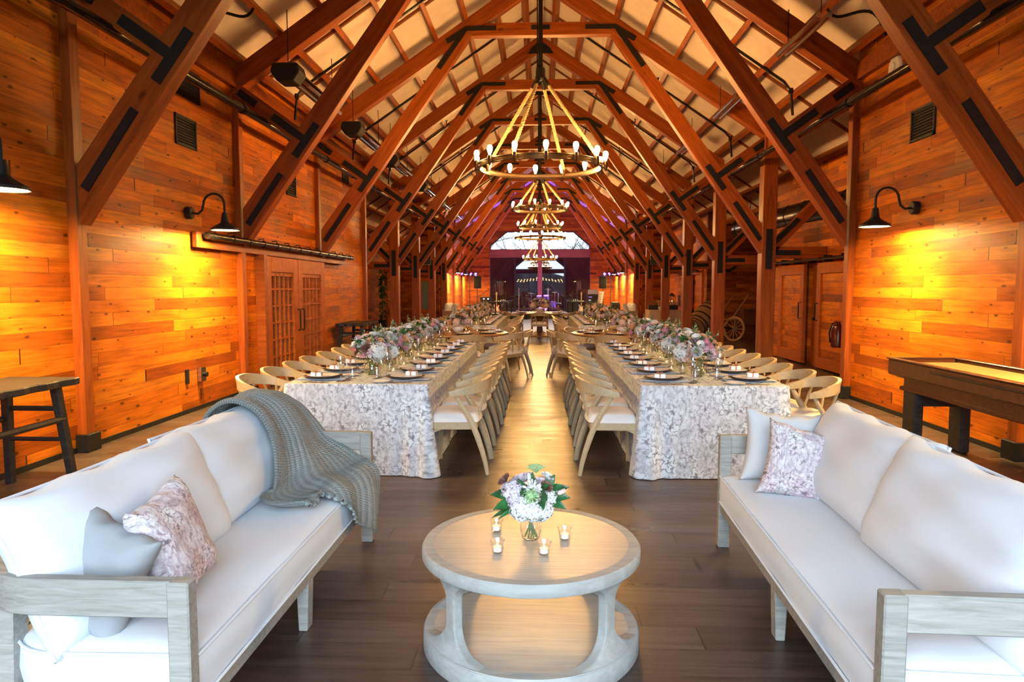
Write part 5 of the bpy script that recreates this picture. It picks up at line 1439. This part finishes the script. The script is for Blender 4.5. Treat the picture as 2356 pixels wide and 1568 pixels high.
MB().b2((-0.2, -0.0, -0.06), (0.2, 0.04, 0.03)).build('back_plate', 'black', t)

t = thing('wine_barrel', 'old oak barrel tilted on its cradle by the timber post', 'barrel', (5.05, 21.6, 0))
m = MB(); 
pr = [(0.0001, -0.46), (0.27, -0.46), (0.275, -0.50), (0.29, -0.50), (0.335, -0.28), (0.355, 0.0), (0.335, 0.28), (0.29, 0.50), (0.275, 0.50), (0.27, 0.46), (0.0001, 0.46)]
rot = Vector((0.62, 0.52, 0.55)).to_track_quat('Z', 'Y').to_euler()
o = MB().lathe(pr, 32).build('barrel_body', 'walnut', t, (0, 0, 0.62)); o.rotation_euler = rot
for z, r in ((-0.44, 0.300), (-0.33, 0.325), (-0.14, 0.349), (0.14, 0.349), (0.33, 0.325), (0.44, 0.300)):
    h = MB().lathe([(r - 0.004, -0.022), (r + 0.004, -0.022), (r + 0.004, 0.022), (r - 0.004, 0.022)], 32, caps=False).build('hoop', 'black', t, (0, 0, 0.62))
    h.rotation_euler = rot; h.location = Vector((0, 0, 0.62)) + rot.to_matrix() @ Vector((0, 0, z))
MB().b2((-0.45, -0.15, 0.0), (0.45, -0.05, 0.12)).b2((-0.40, 0.25, 0.0), (0.40, 0.35, 0.20)).b2((-0.4, -0.15, 0.05), (-0.3, 0.35, 0.13)).b2((0.3, -0.15, 0.05), (0.4, 0.35, 0.13)).build('cradle', 'walnut', t, smooth=False, bev=0.01)
def wheel(label, loc, tilt, R=0.44):
    t = thing('wagon_wheel', label, 'wheel', loc, 0, 'old wooden wagon wheels')
    q = Euler(tilt)
    def add(name, m):
        o = m.build(name, 'darkwood' if name != 'tyre' else 'black', t); o.rotation_euler = q; o.location = (0, 0, R)
    add('rim', MB().lathe([(R - 0.06, -0.022), (R - 0.008, -0.022), (R - 0.008, 0.022), (R - 0.06, 0.022), (R - 0.06, -0.022)], 40, caps=False))
    add('tyre', MB().lathe([(R - 0.008, -0.024), (R, -0.024), (R, 0.024), (R - 0.008, 0.024)], 40, caps=False))
    add('hub', MB().lathe([(0.0001, -0.09), (0.05, -0.09), (0.075, -0.03), (0.075, 0.03), (0.05, 0.09), (0.0001, 0.09)], 20))
    for i in range(12):
        a = 2 * pi * i / 12
        add('spoke', MB().tube([(0.06 * cos(a), 0.06 * sin(a), 0), ((R - 0.05) * cos(a), (R - 0.05) * sin(a), 0)], 0.014, 6))
wheel('wagon wheel standing behind the barrel', (4.72, 22.2, 0), (radians(88), 0, radians(50)), 0.46)
t = thing('hand_cart', 'old wooden hand cart with raised shafts and a spoked wheel in the dark alcove', 'cart', (6.05, 20.6, 0))
m = MB()
for lo, hi in (((-0.22, -0.45, 0.48), (0.42, -0.41, 0.90)), ((-0.22, 0.41, 0.48), (0.42, 0.45, 0.90)), ((-0.22, -0.41, 0.48), (-0.18, 0.41, 0.90)), ((0.38, -0.41, 0.48), (0.42, 0.41, 0.90)), ((-0.18, -0.41, 0.50), (0.38, 0.41, 0.54))):
    m.b2(lo, hi)
m.build('cart_box', 'mahogany', t, smooth=False, bev=0.006)
MB().b2((-0.26, -0.49, 0.88), (0.46, 0.49, 0.92)).build('rim_board', 'mahogany', t, smooth=False, bev=0.005)
for x in (-0.16, 0.36):
    for y in (-0.38, 0.38): MB().b2((x - 0.03, y - 0.03, 0), (x + 0.03, y + 0.03, 0.48)).build('leg', 'mahogany', t, smooth=False)
MB().b2((-0.16, -0.40, 0.14), (0.36, -0.36, 0.19)).build('stretcher', 'mahogany', t, smooth=False)
for x in (-0.52, -0.95):
    MB().tube([(x, -0.3, 0.62), (x + 0.66, 0.35, 1.32)], 0.022, 8).build('shaft', 'walnut', t)
MB().tube([(-0.95, -0.3, 0.62), (-0.2, -0.3, 0.62)], 0.022, 8).build('shaft_bar', 'walnut', t)
RW = 0.36
wq = Euler((radians(84), 0, radians(-52)))
def wadd(name, m, mat='walnut'):
    o = m.build(name, mat, t, (-0.47, -0.42, RW)); o.rotation_euler = wq
    return o
wl = wadd('wheel', MB().lathe([(RW - 0.06, -0.022), (RW, -0.022), (RW, 0.022), (RW - 0.06, 0.022), (RW - 0.06, -0.022)], 40, caps=False))
def wsub(name, m, mat='walnut'): m.build(name, mat, wl)
wsub('hub', MB().lathe([(0.0001, -0.09), (0.05, -0.09), (0.07, -0.03), (0.07, 0.03), (0.05, 0.09), (0.0001, 0.09)], 20))
for i in range(12):
    a = 2 * pi * i / 12
    wsub('spoke', MB().tube([(0.06 * cos(a), 0.06 * sin(a), 0), ((RW - 0.05) * cos(a), (RW - 0.05) * sin(a), 0)], 0.013, 6))
wsub('axle', MB().tube([(0, 0, 0), (0, 0, 0.5)], 0.025, 8), 'black')

MAT['linen'] = plain('champagne linen', (0.52, 0.38, 0.26), 0.85, noise=0.08, scale=60)
o = cloth_mesh(3.85, 5.05, 24.7, 25.5, 77, (1, 1, 1, 1)).build('serving_cloth', 'linen', None, ang=50)
tag(o, 'champagne linen draped over the serving table in the side aisle', 'tablecloth')
for lab, x, y in (('dark planter box on the serving table, in front of a lantern, beside the aisle wall', 4.72, 25.1), ('low dark planter box at the serving table end nearer the hall middle', 4.08, 25.2)):
    t = thing('planter_box', lab, 'planter', (x, y, 0.755))
    MB().b2((-0.19, -0.16, 0), (0.19, 0.16, 0.16)).build('box_body', 'darkwood', t, bev=0.005, smooth=False)
    foliage(int(y * 10), 40, 0.14, 0.17, 0.5, 'sage', 0.05, 0.09).build('foliage', 'sage', t, ang=180, open_=True)
for lab, x, y, z in (('lantern with a lit candle on the planter box of the serving table', 4.72, 25.1, 0.915), ('lantern with a lit candle behind the low planter on the serving table', 4.36, 25.3, 0.755)):
    t = thing('lantern', lab, 'lantern', (x, y, z), 0.3)
    m = MB().b2((-0.10, -0.10, 0), (0.10, 0.10, 0.03)).b2((-0.10, -0.10, 0.30), (0.10, 0.10, 0.33))
    for a in (-1, 1):
        for b_ in (-1, 1): m.b2((a * 0.10 - a * 0.02, b_ * 0.10 - b_ * 0.02, 0.03), (a * 0.10, b_ * 0.10, 0.30))
    m.build('frame', 'walnut', t, smooth=False)
    MB().lathe([(0.12, 0.33), (0.05, 0.42), (0.03, 0.43), (0.0001, 0.44)], 4).build('cap', 'black', t, smooth=False)
    MB().b2((-0.085, -0.085, 0.03), (0.085, 0.085, 0.30)).build('panes', 'glass', t, smooth=False)
    MB().lathe([(0.0001, 0.03), (0.035, 0.03), (0.035, 0.13), (0.0001, 0.13)], 14).build('candle', 'wax', t)
    MB().lathe([(0.0001, 0.13), (0.008, 0.14), (0.0001, 0.175)], 8).build('flame', 'flame', t)
t = thing('utensil_basket', 'small pale pleated bowl on the serving table edge', 'bowl', (4.28, 24.88, 0.755))
MB().lathe([(0.0001, 0.0), (0.06, 0.0), (0.10, 0.10), (0.094, 0.10), (0.055, 0.008), (0.0001, 0.008)], 20).build('bowl', 'ceramic', t)
for k in range(8): MB().tube([(0.03 * cos(k), 0.03 * sin(k), 0.01), (0.07 * cos(k), 0.07 * sin(k), 0.15)], 0.006, 5).build('utensil', 'ceramic', t)
o = MB().b2((5.33, 26.8, 0.85), (5.35, 27.15, 1.25)).build('wall_panel', 'black', None, smooth=False); tag(o, 'small black control panel on the aisle wall near the serving table', 'panel')
# television screens on the posts of the far aisles
for s, y in ((1, 27.9), (-1, 27.9)):
    t = thing('wall_monitor', 'tilted screen hung between posts high in the aisle, %s' % SIDE[s], 'screen', (s * 4.55, y - 0.9, 2.62), -s * 0.5, 'small tilted screens')
    MB().b2((-0.33, -0.02, -0.2), (0.33, 0.03, 0.2)).build('screen', 'black', t, bev=0.006, smooth=False)
    m = MB()
    for a, b_ in (((-0.33, -0.2), (0.33, -0.185)), ((-0.33, 0.185), (0.33, 0.2)), ((-0.33, -0.2), (-0.315, 0.2)), ((0.315, -0.2), (0.33, 0.2))): m.b2((a[0], -0.026, a[1]), (b_[0], -0.02, b_[1]))
    m.build('bezel', 'chrome', t, smooth=False)
    MB().tube([(0, 0.03, 0), (0, 0.3, 0.1), (0, 0.3, 0.9)], 0.02, 6).build('mount', 'black', t)
# greenery in the dark end of the left aisle
for i, (x, y) in enumerate(((-5.95, 26.2), (-5.9, 28.6))):
    t = thing('climbing_plant', ('tall dark climbing plant on a pole by the aisle wall, nearer one', 'tall dark climbing plant on a pole by the aisle wall, farther one')[i], 'plant', (x, y, 0))
    MB().lathe([(0.0001, 0), (0.14, 0), (0.18, 0.32), (0.16, 0.32), (0.13, 0.05), (0.0001, 0.05)], 18).build('pot', 'black', t)
    MB().tube([(0, 0, 0.05), (0, 0, 2.2)], 0.02, 6).build('pole', 'walnut', t)
    m = MB(); r = random.Random(i)
    for k in range(220):
        z = r.uniform(0.4, 2.3); a = r.uniform(0, 6.28)
        q = Vector((cos(a), sin(a), r.uniform(-0.8, 0.4))).to_track_quat('X', 'Z').to_matrix().to_4x4()
        leaf_patch(m, Matrix.Translation((0.05 * cos(a), 0.05 * sin(a), z)) @ q, r.uniform(0.12, 0.24), 0.08, 0.3)
    m.build('foliage', 'leaf', t, ang=180, open_=True)
# ------------------------------------------------------------------ far end: lounge, stage, band gear
def far_sofa(s, label):
    t = thing('lounge_sofa', label, 'sofa', (s * 3.55, 29.2, 0), 0, 'far lounge sofas')
    MB().b2((-0.42, -0.95, 0.12), (0.42, 0.95, 0.30)).build('frame', 'walnut', t, bev=0.01, smooth=False)
    MB().b2((-0.40, -0.93, 0.30), (0.40, 0.93, 0.46)).build('seat_cushion', 'white_fabric', t, bev=0.04, seg=3)
    for y in (-0.47, 0.47):
        o = cushion(0.9, 0.45, 0.22, 0.04).build('back_cushion', 'white_fabric', t, (s * 0.28, y, 0.68), (0, 0, pi / 2), weld=True, ang=80)
    for y in (-0.93, 0.93): MB().b2((-0.42, y - 0.04, 0.12), (0.42, y + 0.04, 0.60)).build('arm', 'walnut', t, bev=0.01, smooth=False)
    MB().b2((s * 0.36, -0.95, 0.3), (s * 0.42, 0.95, 0.66)).build('back_rail', 'walnut', t, bev=0.01, smooth=False)
    for x in (-0.38, 0.38):
        for y in (-0.9, 0.9): MB().b2((x - 0.03, y - 0.03, 0), (x + 0.03, y + 0.03, 0.12)).build('leg', 'walnut', t, smooth=False)
far_sofa(-1, 'white lounge sofa by the lavender wall, French-door side'); far_sofa(1, 'white lounge sofa by the lavender wall, shuffleboard side')
for s in (-1, 1):
    pillow('pillow', 'cream pillow on the lounge sofa by the lavender wall, %s' % SIDE[s], 0.45, 0.45, 0.18, (s * 3.52, 28.7, 0.70), frame_of((0.3, 1, 0), (-s * 0.4, 0, 1)), 'ivory_fabric', 6)
SY = 34.6
struct('stage', MB().b2((-3.6, SY, 0), (3.6, 40.4, 0.20)), plain('black stage carpet', (0.02, 0.018, 0.02), 0.7, noise=0.2), smooth=False)
for i, (x0, x1, y, z) in enumerate(((-2.55, -1.75, SY - 0.9, 0.06), (-2.35, -1.2, SY - 0.15, 0.20), (-1.0, -0.6, SY - 0.15, 0.20), (0.9, 1.55, SY - 0.15, 0.20), (1.75, 2.4, SY - 0.9, 0.06), (1.2, 1.75, SY - 0.9, 0.06))):
    t = thing('stage_step', '%s low black stage step with a white edge strip' % ORD[i], 'step', ((x0 + x1) / 2, y, 0), 0, 'low black stage steps')
    w = (x1 - x0) / 2
    MB().b2((-w, -0.15, 0), (w, 0.15, z + 0.10)).build('box_body', 'black', t, smooth=False, bev=0.004)
    MB().b2((-w, -0.16, z + 0.055), (w, -0.15, z + 0.095)).build('edge_strip', 'ceramic', t, smooth=False)
def cocktail(label, x, y, h=0.92):
    t = thing('cocktail_table', label, 'table', (x, y, 0), 0, 'dark cocktail tables')
    MB().b2((-0.42, -0.32, h - 0.035), (0.42, 0.32, h)).build('table_top', 'darkwood', t, bev=0.004, smooth=False)
    for a in (-0.38, 0.38):
        for b_ in (-0.28, 0.28): MB().b2((a - 0.018, b_ - 0.018, 0), (a + 0.018, b_ + 0.018, h - 0.035)).build('leg', 'black', t, smooth=False)
    return t
for i, (x, y) in enumerate(((-1.85, 31.2), (-1.75, 33.4), (0.02, 33.2), (1.72, 33.4), (1.85, 31.2))):
    nm = ('nearer dark cocktail table, French-door side of the aisle', 'farther dark cocktail table, French-door side of the aisle', 'dark cocktail table in the middle before the drums', 'farther dark cocktail table, shuffleboard side of the aisle', 'nearer dark cocktail table, shuffleboard side of the aisle')[i]
    cocktail(nm, x, y)
    for k in range(3): votive('%s votive candle on the %s' % (ORD[k], nm[5:] if i == 2 else nm.replace('dark ', '')), (x - 0.1 + 0.09 * k, y - 0.05 + 0.04 * (k % 2), 0.92))
def pa(s, x, y, side):
    t = thing('speaker_stand', 'black pole speaker stand at the stage edge, %s' % side, 'stand', (x, y, 0.2), 0, 'speaker stands')
    MB().tube([(0, 0, 0.05), (0, 0, 1.3)], 0.02, 8).build('pole', 'black', t)
    for k in range(3):
        a = k * 2.1; MB().tube([(0, 0, 0.5), (0.42 * cos(a), 0.42 * sin(a), 0.02)], 0.014, 6).build('leg', 'black', t)
    t = thing('loudspeaker', 'black loudspeaker on its pole stand, %s' % side, 'speaker', (x, y, 1.5), -s * 0.2, 'pole mounted loudspeakers')
    MB().prism([(-0.2, -0.17), (0.2, -0.17), (0.14, 0.17), (-0.14, 0.17)], 0, 0.66, 'z').build('cabinet', 'black', t, bev=0.01, smooth=False)
    MB().b2((-0.18, -0.18, 0.03), (0.18, -0.17, 0.63)).build('grille', plain('speaker grille', (0.006, 0.006, 0.006), 0.9, spec=0.05, noise=0.4, scale=200), t, smooth=False)
pa(-1, -3.32, 36.9, 'French-door side'); pa(1, 3.33, 36.9, 'shuffleboard side')
for s in (-1, 1):
    t = thing('light_stand', 'tall stand with a bar of stage lights by the wall, %s' % SIDE[s], 'light stand', (s * 3.75, 37.2, 0), 0, 'stage light stands')
    MB().tube([(0, 0, 0.05), (0, 0, 2.35)], 0.02, 8).build('pole', 'black', t)
    for k in range(3):
        a = k * 2.1 + 0.5; MB().tube([(0, 0, 0.5), (0.3 * cos(a), 0.3 * sin(a), 0.02)], 0.014, 6).build('leg', 'black', t)
    MB().tube([(-0.45, 0, 2.35), (0.45, 0, 2.35)], 0.02, 6).build('bar', 'black', t)
    for x in (-0.36, -0.12, 0.12, 0.36):
        o = MB().lathe([(0.06, -0.09), (0.085, 0.09), (0.0001, 0.085)], 14).build('fixture', 'black', t, (x, 0, 2.24), (radians(65), 0, s * 0.5))
        MB().lathe([(0.0001, 0.0), (0.07, 0.0)], 14, caps=False).build('lens', emis('violet lens', (0.25, 0.08, 1.0), 6.0), o, (0, 0, 0.092), open_=True)
    for pw_, dr, y_ in ((4500, (-s * 1.0, 0.18, -0.16), 37.0), (3000, (-s * 1.0, 0.05, 0.42), 37.3)):
        l = bpy.data.lights.new('stage_light', 'SPOT'); l.energy = pw_; l.color = (0.32, 0.10, 1.0); l.spot_size = radians(100); l.spot_blend = 0.8; l.shadow_soft_size = 0.08
        o = bpy.data.objects.new('stage_light', l); COL.objects.link(o); o.location = (s * 3.55, y_, 2.1)
        o.rotation_euler = Vector(dr).to_track_quat('-Z', 'Y').to_euler()
t = thing('guitar_amplifier', 'bass amplifier stack with two glowing dials, stage edge', 'amplifier', (-2.85, 36.4, 0.2))
MB().b2((-0.30, -0.2, 0), (0.30, 0.2, 0.62)).build('cabinet', 'black', t, bev=0.012, smooth=False)
MB().b2((-0.27, -0.215, 0.03), (0.27, -0.2, 0.58)).build('grille', plain('blue grey grille cloth', (0.06, 0.055, 0.10), 0.8, noise=0.3, scale=100), t, smooth=False)
o = MB().lathe([(0.19, 0), (0.20, 0.01), (0.16, 0.015), (0.05, 0.03), (0.0001, 0.02)], 24).build('speaker_cone', 'black', t, (0, -0.212, 0.28), (radians(90), 0, 0))
MB().b2((-0.27, -0.18, 0.63), (0.27, 0.18, 0.86)).build('head', 'black', t, bev=0.012, smooth=False)
for x in (-0.06, 0.16): MB().lathe([(0.0001, 0.0), (0.035, 0.0), (0.035, 0.01), (0.0001, 0.012)], 14).build('dial', emis('pale lit dial', (0.7, 0.8, 1.0), 6.0), t, (x, -0.18, 0.76), (radians(90), 0, 0))
def guitar(label, x, y, col, rz_=0.0, wood='oak'):
    t = thing('electric_guitar', label, 'guitar', (x, y, 0.2), rz_, 'electric guitars on stands')
    out = [(0.00, -0.20), (0.10, -0.20), (0.155, -0.14), (0.15, -0.06), (0.105, 0.0), (0.12, 0.07), (0.15, 0.15), (0.10, 0.17), (0.05, 0.10), (-0.04, 0.10), (-0.08, 0.19), (-0.14, 0.20), (-0.13, 0.09), (-0.105, 0.0), (-0.15, -0.07), (-0.155, -0.14), (-0.10, -0.20)]
    MB().prism([(a, b + 0.28) for a, b in out], -0.02, 0.022).build('body', col, t, bev=0.008, smooth=False)
    MB().prism([(-0.06, 0.16), (0.09, 0.14), (0.06, 0.33), (-0.05, 0.36)], -0.024, -0.02).build('pickguard', 'ceramic', t, smooth=False)
    MB().b2((-0.024, -0.022, 0.34), (0.024, 0.0, 0.95)).build('neck', wood, t, smooth=False)
    MB().prism([(-0.026, 0.95), (0.026, 0.95), (0.045, 1.0), (0.035, 1.12), (-0.03, 1.10), (-0.045, 1.0)], -0.02, 0.0).build('headstock', wood, t, smooth=False, bev=0.004)
    m = MB()
    for a in (-0.22, 0.22): m.tube([(0, 0.12, 0.55), (a, 0.05, 0.0)], 0.01, 6)
    m.tube([(0, 0.12, 0.55), (0, 0.35, 0.0)], 0.01, 6).tube([(0, 0.12, 0.55), (0, 0.05, 0.3), (0, -0.05, 0.07)], 0.01, 6)
    m.build('stand', 'black', t)
guitar('pink electric guitar on a stand beside the bass amplifier', -2.25, 36.2, plain('pale pink lacquer', (0.62, 0.34, 0.38), 0.2))
guitar('pale blue electric guitar on a stand beside the lit rack', 2.15, 36.2, plain('pale blue lacquer', (0.42, 0.48, 0.62), 0.2), 0.1)
t = thing('equipment_rack', 'black equipment rack with rows of red and green lights', 'rack', (2.75, 36.4, 0.2))
MB().b2((-0.27, -0.22, 0), (0.27, 0.22, 1.0)).build('case', 'black', t, bev=0.01, smooth=False)
MB().b2((-0.26, -0.23, 1.0), (0.26, 0.1, 1.24)).build('mixer', 'chrome', t, bev=0.01, smooth=False)
for z, c, n in ((0.86, 'violet', 3), (0.70, 'white', 2), (0.48, 'red', 7), (0.40, 'red', 5), (0.24, 'green', 7), (0.16, 'green', 5)):
    cc = {'violet': (0.3, 0.1, 1.0), 'white': (0.7, 0.8, 1.0), 'red': (1.0, 0.03, 0.08), 'green': (0.08, 1.0, 0.10)}[c]
    MB().b2((-0.25, -0.235, z - 0.035), (0.25, -0.22, z + 0.04)).build('rack_unit', 'pipe', t, smooth=False)
    m = MB()
    for i in range(n): m.b2((-0.21 + 0.06 * i + 0.01 * (i % 2), -0.24, z - 0.012), (-0.185 + 0.06 * i, -0.235, z + 0.012))
    m.build('indicator_lights', emis(c + ' indicator', cc, 7.0), t, smooth=False)
t = thing('keyboard', 'keyboard standing on end against the far loudspeaker stand', 'keyboard', (3.02, 36.0, 0.2))
o = MB().b2((-0.13, -0.03, 0), (0.13, 0.03, 1.15)).build('case', plain('violet grey case', (0.36, 0.30, 0.40), 0.5), t, bev=0.006, smooth=False); o.rotation_euler = (-0.12, 0.14, 0)
m = MB()
for i in range(28): m.b2((-0.05, -0.036, 0.07 + 0.036 * i), (0.10, -0.03, 0.10 + 0.036 * i))
o = m.build('keys', 'ceramic', t, smooth=False); o.rotation_euler = (-0.12, 0.14, 0)
m = MB()
for i in range(28):
    if i % 7 not in (2, 6): m.b2((-0.05, -0.045, 0.094 + 0.036 * i), (0.04, -0.036, 0.112 + 0.036 * i))
o = m.build('black_keys', 'black', t, smooth=False); o.rotation_euler = (-0.12, 0.14, 0)
t = thing('floor_monitor', 'black wedge loudspeaker standing by the lavender wall sofa', 'speaker', (3.65, 33.6, 0.0))
MB().prism([(-0.25, 0), (0.25, 0), (0.15, 0.85), (-0.20, 0.85)], -0.2, 0.2).build('cabinet', 'black', t, bev=0.01, smooth=False)
MB().b2((-0.2, -0.21, 0.1), (0.18, -0.2, 0.75)).build('grille', 'pipe', t, smooth=False)
# drum kit
t = thing('drum_kit', 'sparkling blue drum kit with cymbals in the middle of the stage', 'drums', (0.15, 38.6, 0.2))
MAT['drum'] = plain('blue sparkle shell', (0.16, 0.15, 0.40), 0.2, 0.5, noise=0.5, scale=300)
def drum(name, r, h, loc, rot=(0, 0, 0)):
    o = MB().lathe([(r, 0), (r, h)], 28, caps=False).build(name, 'drum', t, loc, rot)
    MB().lathe([(0.0001, 0.0), (r - 0.004, 0.0)], 28, caps=False).lathe([(0.0001, h), (r - 0.004, h)], 28, caps=False).build('drum_head', 'ceramic', o, open_=True)
    MB().lathe([(r, 0), (r + 0.012, 0), (r + 0.012, 0.03), (r, 0.03)], 28, caps=False).lathe([(r, h - 0.03), (r + 0.012, h - 0.03), (r + 0.012, h), (r, h)], 28, caps=False).build('hoop', 'chrome', o)
drum('bass_drum', 0.28, 0.42, (0, 0.2, 0.30), (radians(90), 0, 0))
drum('rack_tom', 0.15, 0.22, (-0.18, 0.05, 0.68), (0.3, 0, 0)); drum('rack_tom', 0.16, 0.24, (0.2, 0.05, 0.68), (0.3, 0, 0))
drum('floor_tom', 0.2, 0.40, (0.55, 0.4, 0.20)); drum('snare_drum', 0.18, 0.14, (-0.5, 0.4, 0.50))
for x, y, z in ((-0.62, 0.1, 1.05), (0.68, 0.15, 1.1), (-0.75, 0.5, 0.75), (0.3, 0.5, 1.25)):
    MB().lathe([(0.0001, 0.03), (0.04, 0.02), (0.2, 0.0), (0.0001, 0.015)], 28).build('cymbal', 'bronze', t, (x, y, z), (0.25, 0.1, 0))
    MB().tube([(x, y, 0), (x, y, z)], 0.012, 6).build('cymbal_stand', 'chrome', t)
for x, y, b_, lab in ((-1.08, 36.0, 0.25, 'microphone stand at the front of the stage, nearest the pink guitar'), (0.42, 35.6, -0.02, 'microphone stand at the front of the stage, in front of the drums'), (-2.9, 36.0, 0.8, 'boom microphone stand leaning over the bass amplifier'), (1.0, 37.6, -0.6, 'boom microphone stand beside the drum kit')):
    t = thing('microphone_stand', lab, 'stand', (x, y, 0.2), 0, 'microphone stands')
    MB().tube([(0, 0, 0.02), (0, 0, 1.35 if abs(b_) < 0.3 else 1.05)], 0.014, 8).build('pole', 'chrome', t)
    MB().lathe([(0.0001, 0), (0.15, 0), (0.14, 0.02), (0.0001, 0.03)], 20).build('base', 'black', t)
    if abs(b_) > 0.3: MB().tube([(-b_ * 0.4, 0, 0.85), (b_ * 0.7, 0, 1.45)], 0.012, 6).build('boom', 'black', t)
    z = 1.37 if abs(b_) < 0.3 else 1.46; xx = 0 if abs(b_) < 0.3 else b_ * 0.72
    MB().ell((xx, 0, z), (0.03, 0.03, 0.05), 10, 8).build('microphone', 'black', t)
t = thing('speaker_cabinet', 'dark speaker cabinet on the stage behind the pale blue guitar', 'speaker', (1.75, 37.4, 0.2))
MB().b2((-0.32, -0.2, 0), (0.32, 0.2, 0.75)).build('cabinet', 'black', t, bev=0.012, smooth=False)
MB().b2((-0.28, -0.21, 0.04), (0.28, -0.2, 0.7)).build('grille', 'pipe', t, smooth=False)
t = thing('stage_stool', 'dark blue round stool beside the drums', 'stool', (0.95, 36.6, 0.2))
MB().lathe([(0.0001, 0.48), (0.16, 0.48), (0.18, 0.51), (0.16, 0.55), (0.0001, 0.56)], 24).build('seat', plain('blue vinyl', (0.03, 0.06, 0.35), 0.3), t)
for k in range(3): MB().tube([(0, 0, 0.48), (0.2 * cos(k * 2.1), 0.2 * sin(k * 2.1), 0.0)], 0.014, 6).build('leg', 'chrome', t)
# ------------------------------------------------------------------ outside: bare trees beyond the gable, string lights by the entrance
MAT['bark'] = plain('grey winter bark', (0.11, 0.11, 0.115), 0.9, noise=0.3, scale=8)
def bare_tree(label, x, y, h, seed, lean=0.0):
    r = random.Random(seed); m = MB()
    def branch(p, d, L, rad, dep):
        pts = [p]; dd = d.copy()
        n = 5
        for i in range(n):
            dd = (dd + Vector((r.uniform(-.28, .28), r.uniform(-.2, .2), r.uniform(-.12, .2)))).normalized()
            pts.append(pts[-1] + dd * L / n)
        m.tube(pts, [rad * (1 - 0.45 * i / n) for i in range(n + 1)], 6 if dep > 2 else 4, cap=False)
        if dep == 0: return
        for k in range(3 if dep > 1 else 4):
            i = r.randint(2, n); a = r.uniform(0, 6.28)
            nd = (dd * 0.65 + Vector((cos(a), sin(a) * 0.7, r.uniform(-0.15, 0.6)))).normalized()
            branch(pts[i], nd, L * r.uniform(0.5, 0.75), rad * 0.5, dep - 1)
    branch(Vector((0, 0, -0.2)), Vector((lean, 0, 1)).normalized(), h * 0.55, h * 0.032, 5)
    t = thing('bare_tree', label, 'tree', (x, y, 0), 0, 'bare trees beyond the gable window')
    m.build('trunk', 'bark', t)
for i, (x, y, h, ln) in enumerate(((-2.2, 46, 6.5, 0.12), (-3.9, 48, 7.5, -0.1), (2.4, 46.5, 6.2, -0.15), (3.8, 48.5, 7.5, 0.1), (0.6, 52, 8, 0.2))):
    bare_tree(('bare tree beyond the gable window, just left of its centre post', 'bare tree beyond the gable window at its far left corner', 'twiggy bare tree beyond the gable window, just right of its centre post', 'twiggy bare tree beyond the gable window at its far right corner', 'more distant bare tree behind the gable window centre post')[i], x, y, h, 60 + i, ln)
m = MB(); w = MB(); r = random.Random(2)
for k in range(4):
    pts = []
    for i in range(25):
        x = -5 + 10 * i / 24; sag = 0.35 * (1 - ((i % 12 - 6) / 6) ** 2)
        p = (x, -8.0 - 2.0 * k, 2.75 + 0.1 * k - sag + r.uniform(-.08, .08)); pts.append(p)
        m.ell((p[0], p[1], p[2] - 0.06), (0.035, 0.035, 0.045), 8, 6)
    w.tube(pts, 0.006, 4)
t = thing('string_lights', 'festoon lights reflected in the dark glass, hung outside the entrance', 'string lights')
w.build('cable', 'black', t); m.build('festoon_bulbs', emis('festoon bulb', WARM, 60.0), t)
for x in (-5, 5):
    for k in range(4):
        t2 = thing('festoon_pole', 'slim pole holding the festoon lights outside the entrance', 'pole', (x, -8 - 2.0 * k, -0.12), 0, 'festoon poles')
        MB().tube([(0, 0, 0), (0, 0, 3.2)], 0.03, 8).build('pole', 'black', t2)
